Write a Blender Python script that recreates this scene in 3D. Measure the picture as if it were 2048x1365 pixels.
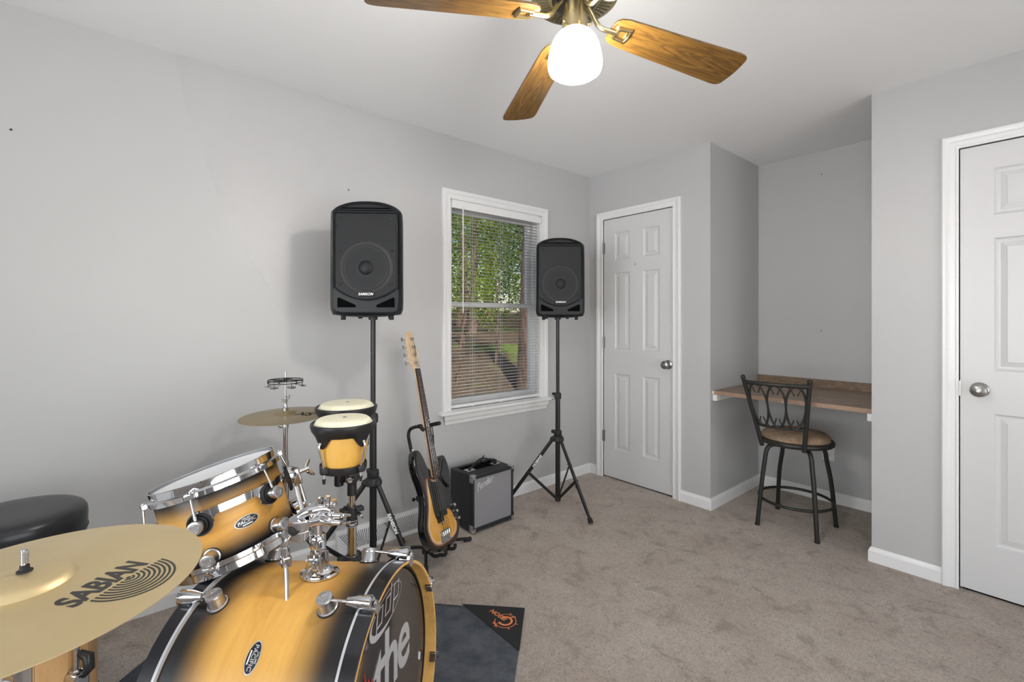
import bpy, bmesh, math, random
from mathutils import Vector, Matrix, noise
PI = math.pi
R_ = math.radians
random.seed(7)
for o in list(bpy.data.objects):
    bpy.data.objects.remove(o)
scene = bpy.context.scene
COL = scene.collection

# ------------------------------------------------------------------ camera
CAM = Vector((2.5493, -3.0313, 1.2608)); YAW = -0.8645; FPX = 942.65
cam_d = bpy.data.cameras.new('camera'); cam = bpy.data.objects.new('camera', cam_d); COL.objects.link(cam)
cam.location = CAM; cam.rotation_euler = (PI / 2, 0, -YAW)
cam_d.sensor_width = 36; cam_d.lens = 36 * FPX / 2048
cam_d.shift_x = (1024 - 1022.44) / 2048; cam_d.shift_y = -(682.5 - 639.83) / 2048
cam_d.clip_start = 0.02; cam_d.clip_end = 200
scene.camera = cam
# ------------------------------------------------------------------ world, sun, added fill light, exposure
scene.view_settings.view_transform = 'Standard'; scene.view_settings.look = 'None'
scene.view_settings.gamma = 1; scene.view_settings.use_curve_mapping = False
scene.view_settings.exposure = -0.16
SHADE = 165
w = bpy.data.worlds.new('sky'); scene.world = w; w.use_nodes = True
nt = w.node_tree; nt.nodes.clear()
sky = nt.nodes.new('ShaderNodeTexSky'); sky.sky_type = 'NISHITA'; sky.sun_disc = False
sky.sun_elevation = R_(48); sky.sun_rotation = R_(100); sky.air_density = 1.2
bg = nt.nodes.new('ShaderNodeBackground'); bg.inputs[1].default_value = 0.16
ou = nt.nodes.new('ShaderNodeOutputWorld')
nt.links.new(sky.outputs[0], bg.inputs[0]); nt.links.new(bg.outputs[0], ou.inputs[0])

def lamp(name, kind, loc, rot, energy, size=None, size_y=None, color=(1, 1, 1)):
    d = bpy.data.lights.new(name, kind); d.energy = energy; d.color = color
    if kind == 'AREA':
        d.shape = 'RECTANGLE'; d.size = size; d.size_y = size_y
    elif size is not None:
        d.shadow_soft_size = size
    o = bpy.data.objects.new(name, d); COL.objects.link(o); o.location = loc; o.rotation_euler = rot
    return o
sun = lamp('sun', 'SUN', (0, 0, 10), (0, 0, 0), 5.0, color=(1, .95, .85))
sun.data.angle = R_(1.0)
sun.rotation_euler = Vector((0.55, -0.25, 0.8)).to_track_quat('Z', 'Y').to_euler()
# fill lights added outside two made-up, unseen windows behind the camera
ds_ = lamp('fill_side', 'AREA', (4.95, -2.3, 1.15), (0, R_(103), 0), 52, 2.2, 3.5, (0.95, 0.975, 1.0))
db_ = lamp('fill_back', 'AREA', (2.3, -5.62, 1.38), (R_(105), 0, R_(10)), 58, 2.6, 1.7, (0.95, 0.975, 1.0))

ds_.data.spread = R_(120); db_.data.spread = R_(105)
# ------------------------------------------------------------------ helpers
FW = Vector((math.sin(YAW), math.cos(YAW), 0)); RT = Vector((math.cos(YAW), -math.sin(YAW), 0))
def at(t, x, y):
    'point at depth t (m) seen at photograph pixel x, y (used only to measure real positions)'
    return CAM + (FW + RT * ((x - 1022.44) / FPX) - Vector((0, 0, 1)) * ((y - 639.83) / FPX)) * t

def lnk(nt, a, b): nt.links.new(a, b)
def mat(name, col=(.5, .5, .5), rough=.5, metal=0.0, spec=.5, coat=0, coat_r=.05, emit=None, estr=0, alpha=1, trans=0):
    m = bpy.data.materials.new(name); m.use_nodes = True
    b = m.node_tree.nodes['Principled BSDF']
    b.inputs['Base Color'].default_value = (*col, 1); b.inputs['Roughness'].default_value = rough
    b.inputs['Metallic'].default_value = metal; b.inputs['Specular IOR Level'].default_value = spec
    b.inputs['Coat Weight'].default_value = coat; b.inputs['Coat Roughness'].default_value = coat_r
    b.inputs['Transmission Weight'].default_value = trans
    if emit: b.inputs['Emission Color'].default_value = (*emit, 1); b.inputs['Emission Strength'].default_value = estr
    return m
def nodes(m): return m.node_tree.nodes, m.node_tree.links, m.node_tree.nodes['Principled BSDF']
def tex_noise(m, scale, detail=4, rough=.5, vec='Object', sc=(1, 1, 1), dist=0):
    N, L, b = nodes(m)
    tc = N.new('ShaderNodeTexCoord'); mp = N.new('ShaderNodeMapping'); mp.inputs['Scale'].default_value = sc
    n = N.new('ShaderNodeTexNoise'); n.inputs['Scale'].default_value = scale; n.inputs['Detail'].default_value = detail
    n.inputs['Roughness'].default_value = rough; n.inputs['Distortion'].default_value = dist
    L.new(tc.outputs[vec], mp.inputs[0]); L.new(mp.outputs[0], n.inputs['Vector'])
    return n
def ramp(m, fac, stops, interp='LINEAR'):
    N, L, b = nodes(m); r = N.new('ShaderNodeValToRGB'); cr = r.color_ramp; cr.interpolation = interp
    while len(cr.elements) < len(stops): cr.elements.new(.5)
    for e, (p, c) in zip(cr.elements, stops): e.position = p; e.color = (*c, 1)
    L.new(fac, r.inputs[0]); return r
def bump(m, h, strength=.2, dist=.001, prev=None):
    N, L, b = nodes(m); bp = N.new('ShaderNodeBump'); bp.inputs['Strength'].default_value = strength
    bp.inputs['Distance'].default_value = dist; L.new(h, bp.inputs['Height'])
    if prev: L.new(prev.outputs[0], bp.inputs['Normal'])
    L.new(bp.outputs[0], b.inputs['Normal']); return bp
def math_n(m, op, a, b_=None, c=None):
    N, L, _ = nodes(m); n = N.new('ShaderNodeMath'); n.operation = op
    for i, v in enumerate((a, b_, c)):
        if v is None: continue
        if isinstance(v, (int, float)): n.inputs[i].default_value = v
        else: L.new(v, n.inputs[i])
    return n.outputs[0]
def mixc(m, fac, a, b_, mode='MIX'):
    N, L, _ = nodes(m); n = N.new('ShaderNodeMix'); n.data_type = 'RGBA'; n.blend_type = mode
    for sock, v in ((n.inputs[0], fac), (n.inputs[6], a), (n.inputs[7], b_)):
        if isinstance(v, (int, float)): sock.default_value = v
        elif isinstance(v, tuple): sock.default_value = (*v, 1)
        else: L.new(v, sock)
    return n.outputs[2]

# paint, carpet
def paint(name, col, rough, bs=.12, spec=.5):
    m = mat(name, col, rough, spec=spec); n = tex_noise(m, 220, 3); bump(m, n.outputs[0], bs, .0012)
    return m
M_wall = paint('wall_paint', (.515, .515, .515), .38, .16, .42)
M_ceil = paint('ceiling_paint', (.93, .93, .935), .9, .1, .2)
M_trim = paint('trim_paint', (.84, .84, .84), .28, .03)
M_door = mat('door_paint', (.68, .68, .68), .33)
n = tex_noise(M_door, 60, 4, sc=(3, 3, .25)); bump(M_door, n.outputs[0], .08, .001)
M_carpet = mat('carpet', (.4, .33, .28), 1.0, spec=.05)
def build_carpet():
    m = M_carpet; N, L, b = nodes(m)
    n1 = tex_noise(m, 2.6, 5, .6); n4 = tex_noise(m, 8.5, 6, .68, dist=.6); n2 = tex_noise(m, 72, 6, .8, dist=2.0); n3 = tex_noise(m, 260, 3, .7)
    base = ramp(m, n1.outputs[0], [(.32, (.63, .53, .455)), (.68, (.74, .645, .565))])
    md = ramp(m, n4.outputs[0], [(.34, (.72, .70, .68)), (.46, (.96, .96, .96)), (.70, (1.04, 1.04, 1.04))])
    sp = ramp(m, n2.outputs[0], [(.34, (.34, .32, .30)), (.46, (.94, .94, .94)), (.62, (1.16, 1.16, 1.16))])
    c = mixc(m, 1.0, mixc(m, 1.0, base.outputs[0], md.outputs[0], 'MULTIPLY'), sp.outputs[0], 'MULTIPLY'); L.new(c, b.inputs['Base Color'])
    b0 = bump(m, n4.outputs[0], .5, .02); b1 = bump(m, n2.outputs[0], .8, .014, b0); bump(m, n3.outputs[0], .6, .004, b1)
    b.inputs['Sheen Weight'].default_value = .15
build_carpet()
def wood(name, cols, scale=3.0, grain=(1, 12, 12), rough=.45, coat=0, rings=True, dist=2.5, bumpv=.05, vec='Object'):
    m = mat(name, cols[1], rough, coat=coat); N, L, b = nodes(m)
    n = tex_noise(m, scale, 6, .55, sc=grain, dist=dist, vec=vec)
    s = math_n(m, 'FRACT', math_n(m, 'MULTIPLY', n.outputs[0], 9.0)) if rings else n.outputs[0]
    n2 = tex_noise(m, scale * 14, 3, .6, sc=grain, vec=vec)
    r1 = ramp(m, s, [(0, cols[0]), (.5, cols[1]), (1, cols[2])])
    r2 = ramp(m, n2.outputs[0], [(.35, (.75, .75, .75)), (.6, (1, 1, 1))])
    L.new(mixc(m, .7, r1.outputs[0], r2.outputs[0], 'MULTIPLY'), b.inputs['Base Color'])
    bump(m, n2.outputs[0], bumpv, .001)
    return m
M_oak = wood('oak_blade', [(.115, .054, .010), (.20, .100, .019), (.07, .033, .008)], 2.4, (.75, 8, 8), .32, .4, True, 1.3)
M_desk = wood('weathered_desk', [(.24, .165, .12), (.36, .265, .195), (.18, .125, .092)], 1.3, (.9, 5, 6), .5, 0, True, 2.6)
M_deskedge = wood('desk_live_edge', [(.50, .33, .21), (.34, .22, .15), (.55, .40, .28)], 5, (2, 8, 8), .55, 0, False)
M_chrome = mat('chrome', (.66, .66, .68), .07, 1)
M_chrome2 = mat('satin_chrome', (.60, .60, .61), .27, 1)
M_nickel = mat('brushed_nickel', (.36, .35, .34), .30, 1)
M_brass = mat('antique_brass', (.50, .42, .25), .28, 1)
M_brassd = mat('dark_brass', (.10, .09, .06), .5, 1)
M_black = mat('black_powder_coat', (.012, .012, .013), .38)
M_blackm = mat('black_matte', (.02, .02, .021), .6)
M_rubber = mat('black_rubber', (.015, .015, .016), .75)
M_iron = mat('dark_bronze_iron', (.028, .027, .024), .42, .3)
M_plast = mat('speaker_plastic', (.0085, .0095, .0115), .36, spec=.28)
n = tex_noise(M_plast, 900, 2); bump(M_plast, n.outputs[0], .25, .0006)
M_white = mat('white_print', (.82, .82, .82), .5)
M_silver = mat('silver_print', (.60, .60, .62), .35, .4)
M_dark = mat('deep_black', (.002, .002, .002), .9, spec=.05)
M_vinyl = mat('black_vinyl', (.02, .021, .025), .30)
n = tex_noise(M_vinyl, 400, 3); bump(M_vinyl, n.outputs[0], .2, .0008)
M_skin = mat('drum_skin', (.80, .76, .58), .55)
n = tex_noise(M_skin, 12, 5); r = ramp(M_skin, n.outputs[0], [(.3, (.74, .69, .50)), (.7, (.84, .80, .64))]); lnk(M_skin.node_tree, r.outputs[0], nodes(M_skin)[2].inputs[0])
M_head = mat('coated_drum_head', (.80, .81, .83), .5)
M_foam = mat('black_foam', (.015, .015, .016), .9)
M_glass = mat('window_glass', (1, 1, 1), 0.0, trans=1); nodes(M_glass)[2].inputs['IOR'].default_value = 1.01
M_blind = mat('vinyl_blind', (.74, .72, .69), .4)

# ------------------------------------------------------------------ mesh builder
def basis(z, up=Vector((0, 0, 1))):
    z = Vector(z).normalized(); x = up.cross(z)
    if x.length < 1e-4: x = Vector((1, 0, 0))
    x.normalize(); y = z.cross(x)
    return Matrix((x, y, z)).transposed().to_4x4()
class MB:
    def __init__(s): s.bm = bmesh.new(); s.mats = []; s.T = Matrix.Identity(4); s.cur = 0; s.smooth = True
    def m(s, material):
        if material not in s.mats: s.mats.append(material)
        s.cur = s.mats.index(material); return s
    def v(s, p): return s.bm.verts.new(s.T @ Vector(p))
    def f(s, vs, smooth=None):
        try: fc = s.bm.faces.new(vs)
        except ValueError: return None
        fc.material_index = s.cur; fc.smooth = s.smooth if smooth is None else smooth; return fc
    def box(s, a, b, bev=0, seg=2):
        (x0, y0, z0), (x1, y1, z1) = a, b
        x0, x1 = sorted((x0, x1)); y0, y1 = sorted((y0, y1)); z0, z1 = sorted((z0, z1))
        vs = [s.v((x, y, z)) for z in (z0, z1) for x, y in ((x0, y0), (x1, y0), (x1, y1), (x0, y1))]
        fs = [s.f([vs[i] for i in q], False) for q in ((3, 2, 1, 0), (4, 5, 6, 7), (0, 1, 5, 4), (1, 2, 6, 5), (2, 3, 7, 6), (3, 0, 4, 7))]
        if bev:
            es = list({e for f in fs for e in f.edges})
            r = bmesh.ops.bevel(s.bm, geom=es, offset=bev, segments=seg, affect='EDGES', profile=.5)
            for f in r['faces']: f.material_index = s.cur; f.smooth = True
            for f in fs:
                if f.is_valid: f.smooth = True
        return s
    def ring(s, M, r, n, ry=None, a0=0):
        ry = r if ry is None else ry
        return [s.v(M @ Vector((r * math.cos(a0 + 2 * PI * i / n), ry * math.sin(a0 + 2 * PI * i / n), 0))) for i in range(n)]
    def skin(s, rings, closed=True, capa=False, capb=False, smooth=None):
        n = len(rings[0])
        for a, b in zip(rings, rings[1:]):
            for i in range(n if closed else n - 1):
                j = (i + 1) % n; s.f([a[i], a[j], b[j], b[i]], smooth)
        if capa: s.f(list(reversed(rings[0])), False)
        if capb: s.f(rings[-1], False)
        return s
    def cyl(s, p, q, r, r2=None, n=20, cap=True, bev=0):
        p, q = Vector(p), Vector(q); r2 = r if r2 is None else r2; L = (q - p).length
        if L < 1e-7: return s
        B = basis(q - p); B.translation = p
        pr = [(r, 0), (r2, L)] if not bev else [(r - bev, 0), (r, bev), (r2, L - bev), (r2 - bev, L)]
        rs = [s.ring(B @ Matrix.Translation((0, 0, z)), rr, n) for rr, z in pr]
        return s.skin(rs, True, cap, cap)
    def lathe(s, prof, p=(0, 0, 0), d=(0, 0, 1), n=48, closed=False, capa=False, capb=False, scal=(1, 1), smooth=None):
        B = basis(Vector(d)); B.translation = Vector(p)
        rs = []
        for r, z in prof:
            rs.append(s.ring(B @ Matrix.Translation((0, 0, z)), max(r, 1e-5) * scal[0], n, max(r, 1e-5) * scal[1]))
        if closed: rs.append(rs[0])
        return s.skin(rs, True, capa, capb, smooth)
    def tube(s, pts, r, n=10, cap=True, closed=False, ry=None, rads=None):
        pts = [Vector(p) for p in pts]; N_ = len(pts); rings = []; prev = None
        for i, p in enumerate(pts):
            if closed: t = pts[(i + 1) % N_] - pts[i - 1]
            else: t = pts[min(i + 1, N_ - 1)] - pts[max(i - 1, 0)]
            t.normalize()
            if prev is None:
                u = Vector((0, 0, 1)); x = u.cross(t)
                if x.length < .05: x = Vector((1, 0, 0)) - t * t.x
            else: x = prev - t * prev.dot(t)
            x.normalize(); prev = x; y = t.cross(x); rr = rads[i] if rads else r; r2 = ry or rr
            rings.append([s.v(p + x * rr * math.cos(2 * PI * k / n) + y * r2 * math.sin(2 * PI * k / n)) for k in range(n)])
        if closed: rings.append(rings[0])
        return s.skin(rings, True, cap and not closed, cap and not closed)
    def prism(s, outline, z0, z1, smooth=False, bev=0, both=True):
        a = [s.v((x, y, z0)) for x, y in outline]; b = [s.v((x, y, z1)) for x, y in outline]
        n = len(outline)
        for i in range(n): s.f([a[i], a[(i + 1) % n], b[(i + 1) % n], b[i]], smooth)
        fa = s.f(list(reversed(a)), False); fb = s.f(b, False)
        if bev:
            es = [e for e in (fa.edges[:] if both else []) + fb.edges[:]]
            r = bmesh.ops.bevel(s.bm, geom=es, offset=bev, segments=3, affect='EDGES', profile=.5)
            for f in r['faces']: f.material_index = s.cur; f.smooth = True
        return s
    def sphere(s, c, r, sx=1, sy=1, sz=1, n=16):
        prof = [(r * math.sin(PI * i / n), -r * math.cos(PI * i / n)) for i in range(n + 1)]
        T0 = s.T; s.T = T0 @ Matrix.Translation(Vector(c)) @ Matrix.Diagonal((sx, sy, sz, 1)); s.lathe(prof, n=n * 2 if n < 16 else 24); s.T = T0
        return s
    def torus(s, c, d, R, r, n=40, k=10, ry=None):
        prof = [(R + r * math.cos(2 * PI * i / k), (ry or r) * math.sin(2 * PI * i / k)) for i in range(k)]
        return s.lathe(prof, c, d, n, closed=True)
    def build(s, name, material=None, parent=None, loc=None, weld=False):
        if weld: bmesh.ops.remove_doubles(s.bm, verts=s.bm.verts, dist=1e-5)
        bmesh.ops.recalc_face_normals(s.bm, faces=s.bm.faces)
        for e in s.bm.edges:
            if len(e.link_faces) == 2 and e.calc_face_angle(0) > .72: e.smooth = False
        me = bpy.data.meshes.new(name); s.bm.to_mesh(me); s.bm.free()
        for mm in (s.mats or [material]):
            me.materials.append(mm)
        o = bpy.data.objects.new(name, me); COL.objects.link(o)
        if parent: o.parent = parent
        if loc is not None: o.location = loc
        return o
def thing(name, label, cat, loc=(0, 0, 0), rot=None, group=None):
    o = bpy.data.objects.new(name, None); COL.objects.link(o); o.empty_display_size = .05
    if rot is not None:
        o.matrix_world = Matrix.Translation(Vector(loc)) @ rot.to_4x4()
    else: o.location = loc
    o['label'] = label; o['category'] = cat
    if group: o['group'] = group
    return o
def tag(o, label, cat, group=None, kind=None):
    o['label'] = label; o['category'] = cat
    if group: o['group'] = group
    if kind: o['kind'] = kind
    return o
def struct(o, label=None):
    o['kind'] = 'structure'
    if label: o['label'] = label
    return o
def dup(o, parent, M=None, name=None):
    c = o.copy(); COL.objects.link(c); c.parent = parent
    if M is not None: c.matrix_local = M
    for ch in list(o.children):
        d = ch.copy(); COL.objects.link(d); d.parent = c
    return c
def text_mesh(body, size, ext=.0005, shear=0, xs=1, bold=0, align='CENTER', spacing=1):
    cu = bpy.data.curves.new('t', 'FONT'); cu.body = body; cu.size = size; cu.extrude = ext; cu.shear = shear
    cu.align_x = align; cu.align_y = 'CENTER'; cu.offset = bold; cu.space_character = spacing
    cu.resolution_u = 4
    o = bpy.data.objects.new('t', cu); COL.objects.link(o)
    bpy.context.view_layer.update()
    me = bpy.data.meshes.new_from_object(o.evaluated_get(bpy.context.evaluated_depsgraph_get()))
    bpy.data.objects.remove(o)
    for v in me.vertices: v.co.x *= xs
    return me
def text_obj(name, me, material, parent, M=None, fn=None):
    me.materials.clear(); me.materials.append(material)
    for v in me.vertices:
        if M is not None: v.co = M @ v.co
        if fn: v.co = fn(v.co)
    o = bpy.data.objects.new(name, me); COL.objects.link(o); o.parent = parent
    return o
def subsurf(o, lv=1):
    md = o.modifiers.new('sub', 'SUBSURF'); md.levels = lv; md.render_levels = lv; return o
def spline(pts, n=8, closed=False):
    P = [Vector(p) for p in pts]; out = []; N_ = len(P)
    rng = range(N_) if closed else range(N_ - 1)
    for i in rng:
        if closed: p0, p1, p2, p3 = P[i - 1], P[i], P[(i + 1) % N_], P[(i + 2) % N_]
        else: p0, p1, p2, p3 = P[max(i - 1, 0)], P[i], P[i + 1], P[min(i + 2, N_ - 1)]
        for k in range(n):
            t = k / n
            out.append(.5 * ((2 * p1) + (p2 - p0) * t + (2 * p0 - 5 * p1 + 4 * p2 - p3) * t * t + (3 * p1 - p0 - 3 * p2 + p3) * t ** 3))
    if not closed: out.append(P[-1])
    return out

# ================================================================== THE ROOM
H = 2.44; AX0 = 1.029; AX1 = 1.898; AD = .763; XE = 4.6; YB = -5.3; TH = .14
WY0, WY1, WZ0, WZ1 = -1.372, -.562, .675, 2.036      # window opening
D1 = (.140, .759); D2 = (2.231, 2.993); DH = 2.062
b = MB().m(M_carpet); b.box((-.0, YB, -.05), (XE, 0.02, 0)).box((AX0, 0.02, -.05), (AX1, AD, 0)); struct(b.build('floor'), 'beige carpet')
b = MB().m(M_ceil); b.box((-TH, YB - TH, H), (XE + TH, AD + TH, H + .12)); struct(b.build('ceiling'))
b = MB().m(M_wall)
b.box((-TH, YB, -.05), (0, WY0, H)).box((-TH, WY1, -.05), (0, TH, H)).box((-TH, WY0, -.05), (0, WY1, WZ0)).box((-TH, WY0, WZ1), (0, WY1, H))
struct(b.build('wall_left'))
def door_wall(x0, x1, d, name):
    b = MB().m(M_wall)
    b.box((x0, 0, -.05), (d[0], .11, H)).box((d[1], 0, -.05), (x1, .11, H)).box((d[0], 0, DH), (d[1], .11, H)); return struct(b.build(name))
door_wall(0, AX0 - .0, D1, 'wall_far')
door_wall(AX1, XE, D2, 'wall_right')
struct(MB().m(M_wall).box((AX0 - .11, .11, -.05), (AX0, AD + .11, H)).build('wall_alcove_left'))
struct(MB().m(M_wall).box((AX0, AD, -.05), (AX1, AD + .11, H)).build('wall_alcove_back'))
struct(MB().m(M_wall).box((AX1, .11, -.05), (AX1 + .11, AD + .11, H)).build('wall_alcove_right'))
# walls behind the camera, each with an opening added to let the fill light in
b = MB().m(M_wall); y0, y1, z0, z1 = -3.8, -.8, .08, 2.1
b.box((XE, YB, -.05), (XE + TH, y0, H)).box((XE, y1, -.05), (XE + TH, .11, H)).box((XE, y0, -.05), (XE + TH, y1, z0)).box((XE, y0, z1), (XE + TH, y1, H))
struct(b.build('wall_side'))
b = MB().m(M_wall); x0, x1 = 1.1, 3.5
b.box((-TH, YB - TH, -.05), (x0, YB, H)).box((x1, YB - TH, -.05), (XE + TH, YB, H)).box((x0, YB - TH, -.05), (x1, YB, z0)).box((x0, YB - TH, z1), (x1, YB, H))
struct(b.build('wall_back'))
def added_window(name, f):  # frames for the two unseen windows added for the fill light
    b = MB().m(M_trim)
    for a, c in (((0, 0), (1, .04)), ((0, .96), (1, 1)), ((0, 0), (.03, 1)), ((.97, 0), (1, 1)), ((.485, 0), (.515, 1)), ((0, .48), (1, .52))): f(b, a, c)
    return struct(b.build(name))
added_window('added_window_2', lambda b, a, c: b.box((XE - .01, y0 + (y1 - y0) * a[0], z0 + (z1 - z0) * a[1]), (XE + .03, y0 + (y1 - y0) * c[0], z0 + (z1 - z0) * c[1])))
added_window('added_window_3', lambda b, a, c: b.box((x0 + (x1 - x0) * a[0], YB - .03, z0 + (z1 - z0) * a[1]), (x0 + (x1 - x0) * c[0], YB + .01, z0 + (z1 - z0) * c[1])))

# closets behind the two doors are closed: dark void boards
# baseboards: profile swept straight
def baseboard(name, p, q, nrm, h=.075, mp=0, mq=0):
    'mp, mq: mitre at the ends (+1 outer corner, -1 inner corner, 0 square)'
    p = Vector(p); q = Vector(q); n_ = Vector(nrm); b = MB().m(M_trim); d = (q - p).normalized()
    prof = [(0, 0), (.013, 0), (.013, h * .74), (.009, h * .86), (.005, h * .95), (.004, h), (0, h)]
    ra = [b.v(p + n_ * a - d * a * mp + Vector((0, 0, z))) for a, z in prof]; rb = [b.v(q + n_ * a + d * a * mq + Vector((0, 0, z))) for a, z in prof]
    b.smooth = False
    b.skin([ra, rb], True, True, True); return struct(b.build(name))
baseboard('baseboard_left', (0, YB, 0), (0, -2.105, 0), (1, 0, 0)); baseboard('baseboard_left', (0, -1.53, 0), (0, 0, 0), (1, 0, 0), mq=-1)
baseboard('baseboard_far', (0, 0, 0), (.082, 0, 0), (0, -1, 0), mp=-1); baseboard('baseboard_far', (.818, 0, 0), (AX0, 0, 0), (0, -1, 0), mq=1)
baseboard('baseboard_alcove_left', (AX0, 0, 0), (AX0, AD, 0), (1, 0, 0), mp=1, mq=-1); baseboard('baseboard_alcove_back', (AX0, AD, 0), (AX1, AD, 0), (0, -1, 0), mp=-1, mq=-1)
baseboard('baseboard_alcove_right', (AX1, AD, 0), (AX1, 0, 0), (-1, 0, 0), mp=-1, mq=1)
baseboard('baseboard_right', (AX1, 0, 0), (2.172, 0, 0), (0, -1, 0), mp=1); baseboard('baseboard_right', (3.052, 0, 0), (XE, 0, 0), (0, -1, 0))
baseboard('baseboard_back', (0, YB, 0), (XE, YB, 0), (0, 1, 0)); baseboard('baseboard_side', (XE, YB, 0), (XE, 0, 0), (-1, 0, 0))

# casing swept round an opening (mitred)
CPROF = [(0, 0), (0, .010), (.004, .012), (.009, .0125), (.012, .010), (.030, .011), (.036, .015), (.047, .018), (.055, .0185), (.059, .016), (.060, 0)]
def casing(name, path, out, to3, mats=M_trim):
    'path: 2D corners of inner edge; out: list of outward 2D (mitre) vectors; to3(u,v,w) -> 3D'
    b = MB().m(mats); b.smooth = False; rings = []
    for (u, v), (ou_, ov) in zip(path, out):
        rings.append([b.v(to3(u + ou_ * a, v + ov * a, w_)) for a, w_ in CPROF])
    b.skin(rings, True, True, True); return b.build(name)
def door(name, d, knob_x, knob_side, hinges, trimname, peep=False):
    x0, x1 = d; g = .0035
    to3 = lambda u, v, w_: (u, -w_, v)
    struct(casing(trimname, [(x0, 0), (x0, DH), (x1, DH), (x1, 0)], [(-1, 0), (-1, 1), (1, 1), (1, 0)], to3))
    # jamb lining
    b = MB().m(M_trim); b.box((x0, -.0, 0), (x0 - .018, .11, DH)); b.box((x1, 0, 0), (x1 + .018, .11, DH)); b.box((x0 - .018, 0, DH), (x1 + .018, .11, DH + .018))
    b.box((x0, .045, 0), (x0 + .012, .06, DH)).box((x1 - .012, .045, 0), (x1, .06, DH)).box((x0, .045, DH - .012), (x1, .06, DH))
    b.m(M_dark).box((x0, .09, 0), (x1, .095, DH))
    jb = b.build('door_jamb')
    root = thing(name, '', 'door'); del root['label']; del root['category']; root['kind'] = 'structure'
    root.location = (x0, 0, 0); jb.parent = root; jb.location = (-x0, 0, 0)
    W = x1 - x0; X0, X1, Z0, Z1 = g, W - g, .012, DH - g
    b = MB().m(M_door); yf, yb = .004, .039
    st = .115 if W > .7 else .112; mid = .105 if W > .7 else .118
    pw = (W - 2 * st - mid) / 2
    cols = [(st, st + pw), (st + pw + mid, W - st)]; rows = [(.235, .835), (1.03, 1.63), (1.735, 1.945)]
    xs = sorted({X0, X1, *[c for p in cols for c in p]}); zs = sorted({Z0, Z1, *[c for p in rows for c in p]})
    grid = {(i, k): b.v((x, yf, z)) for i, x in enumerate(xs) for k, z in enumerate(zs)}
    b.smooth = False
    for i in range(len(xs) - 1):
        for k in range(len(zs) - 1):
            q = [grid[i, k], grid[i + 1, k], grid[i + 1, k + 1], grid[i, k + 1]]
            if i in (1, 3) and k in (1, 3, 5):
                prev = q; c0 = (xs[i], zs[k]); c1 = (xs[i + 1], zs[k + 1])
                for ins, dy in ((.006, .007), (.012, .009), (.020, .009), (.040, .003), (.042, .002)):
                    cur = [b.v((x, yf + dy, z)) for x, z in ((c0[0] + ins, c0[1] + ins), (c1[0] - ins, c0[1] + ins), (c1[0] - ins, c1[1] - ins), (c0[0] + ins, c1[1] - ins))]
                    for a in range(4): b.f([prev[a], prev[(a + 1) % 4], cur[(a + 1) % 4], cur[a]])
                    prev = cur
                b.f(prev)
            else: b.f(q)
    # sides and back
    f4 = [grid[0, 0], grid[len(xs) - 1, 0], grid[len(xs) - 1, len(zs) - 1], grid[0, len(zs) - 1]]
    b.box((X0, yf + .012, Z0), (X1, yb, Z1))
    for (xa, za), (xb, zb) in (((X0, Z0), (X1, Z0)), ((X1, Z0), (X1, Z1)), ((X1, Z1), (X0, Z1)), ((X0, Z1), (X0, Z0))):
        b.f([b.v((xa, yf, za)), b.v((xb, yf, zb)), b.v((xb, yf + .012, zb)), b.v((xa, yf + .012, za))])
    b.build('door_slab', parent=root)
    k = MB().m(M_nickel); kx = knob_x - x0
    k.lathe([(0, 0), (.033, 0), (.033, .003), (.027, .008), (.013, .011), (.011, .026), (.016, .032), (.027, .040), (.030, .050), (.027, .060), (.016, .066), (.0, .067)], (kx, yf, .94), (0, -1, 0), 40)
    k.cyl((kx, yf - .066, .94), (kx, yf - .0685, .94), .006)
    k.build('door_knob', parent=root)
    for z in hinges:
        h = MB().m(M_nickel); hx = 0.001 if knob_side > 0 else W - .001
        for s_ in range(3): h.cyl((hx, -.006, z - .044 + s_ * .030), (hx, -.006, z - .044 + s_ * .030 + .028), .0065, n=12)
        h.box((hx - .012, -.001, z - .044), (hx + .014, .004, z + .044))
        h.build('hinge', parent=root)
    sx = W - .001 if knob_side > 0 else .001
    MB().m(M_nickel).box((sx - .004, -.0005, .905), (sx + .006, .006, .975)).build('strike_plate', parent=root)
    return root
dr1 = door('door_1', D1, .719, 1, (1.833, 1.078, .33), 'trim_1')
MB().m(M_dark).box((.300, .0030, 1.674), (.303, .0042, 1.690)).build('hook_mark', parent=dr1, loc=(0, 0, 0))
dr2 = door('door_2', D2, 2.300, -1, (1.833, 1.078, .33), 'trim_2')

# ------------------------------------------------------------------ window_1 (double hung) with casing, stool and apron
wr = bpy.data.objects.new('window_1', None); COL.objects.link(wr); wr['kind'] = 'structure'; wr.location = (0, 0, 0)
to3 = lambda u, v, w_: (w_, u, v)
c_ = casing('window_casing', [(WY0, WZ0), (WY0, WZ1), (WY1, WZ1), (WY1, WZ0)], [(-1, 0), (-1, 1), (1, 1), (1, 0)], to3); c_.parent = wr
b = MB().m(M_trim); b.box((-TH, WY0 - .001, WZ0), (0, WY0 + .012, WZ1)).box((-TH, WY1 - .012, WZ0), (0, WY1 + .001, WZ1)).box((-TH, WY0, WZ1 - .012), (0, WY1, WZ1 + .001)).box((-TH - .03, WY0, WZ0 - .02), (0, WY1, WZ0 + .004))
b.box((-.075, WY0 + .012, WZ0), (-.055, WY0 + .028, WZ1)).box((-.075, WY1 - .028, WZ0), (-.055, WY1 - .012, WZ1))
b.build('window_frame', parent=wr)
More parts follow.
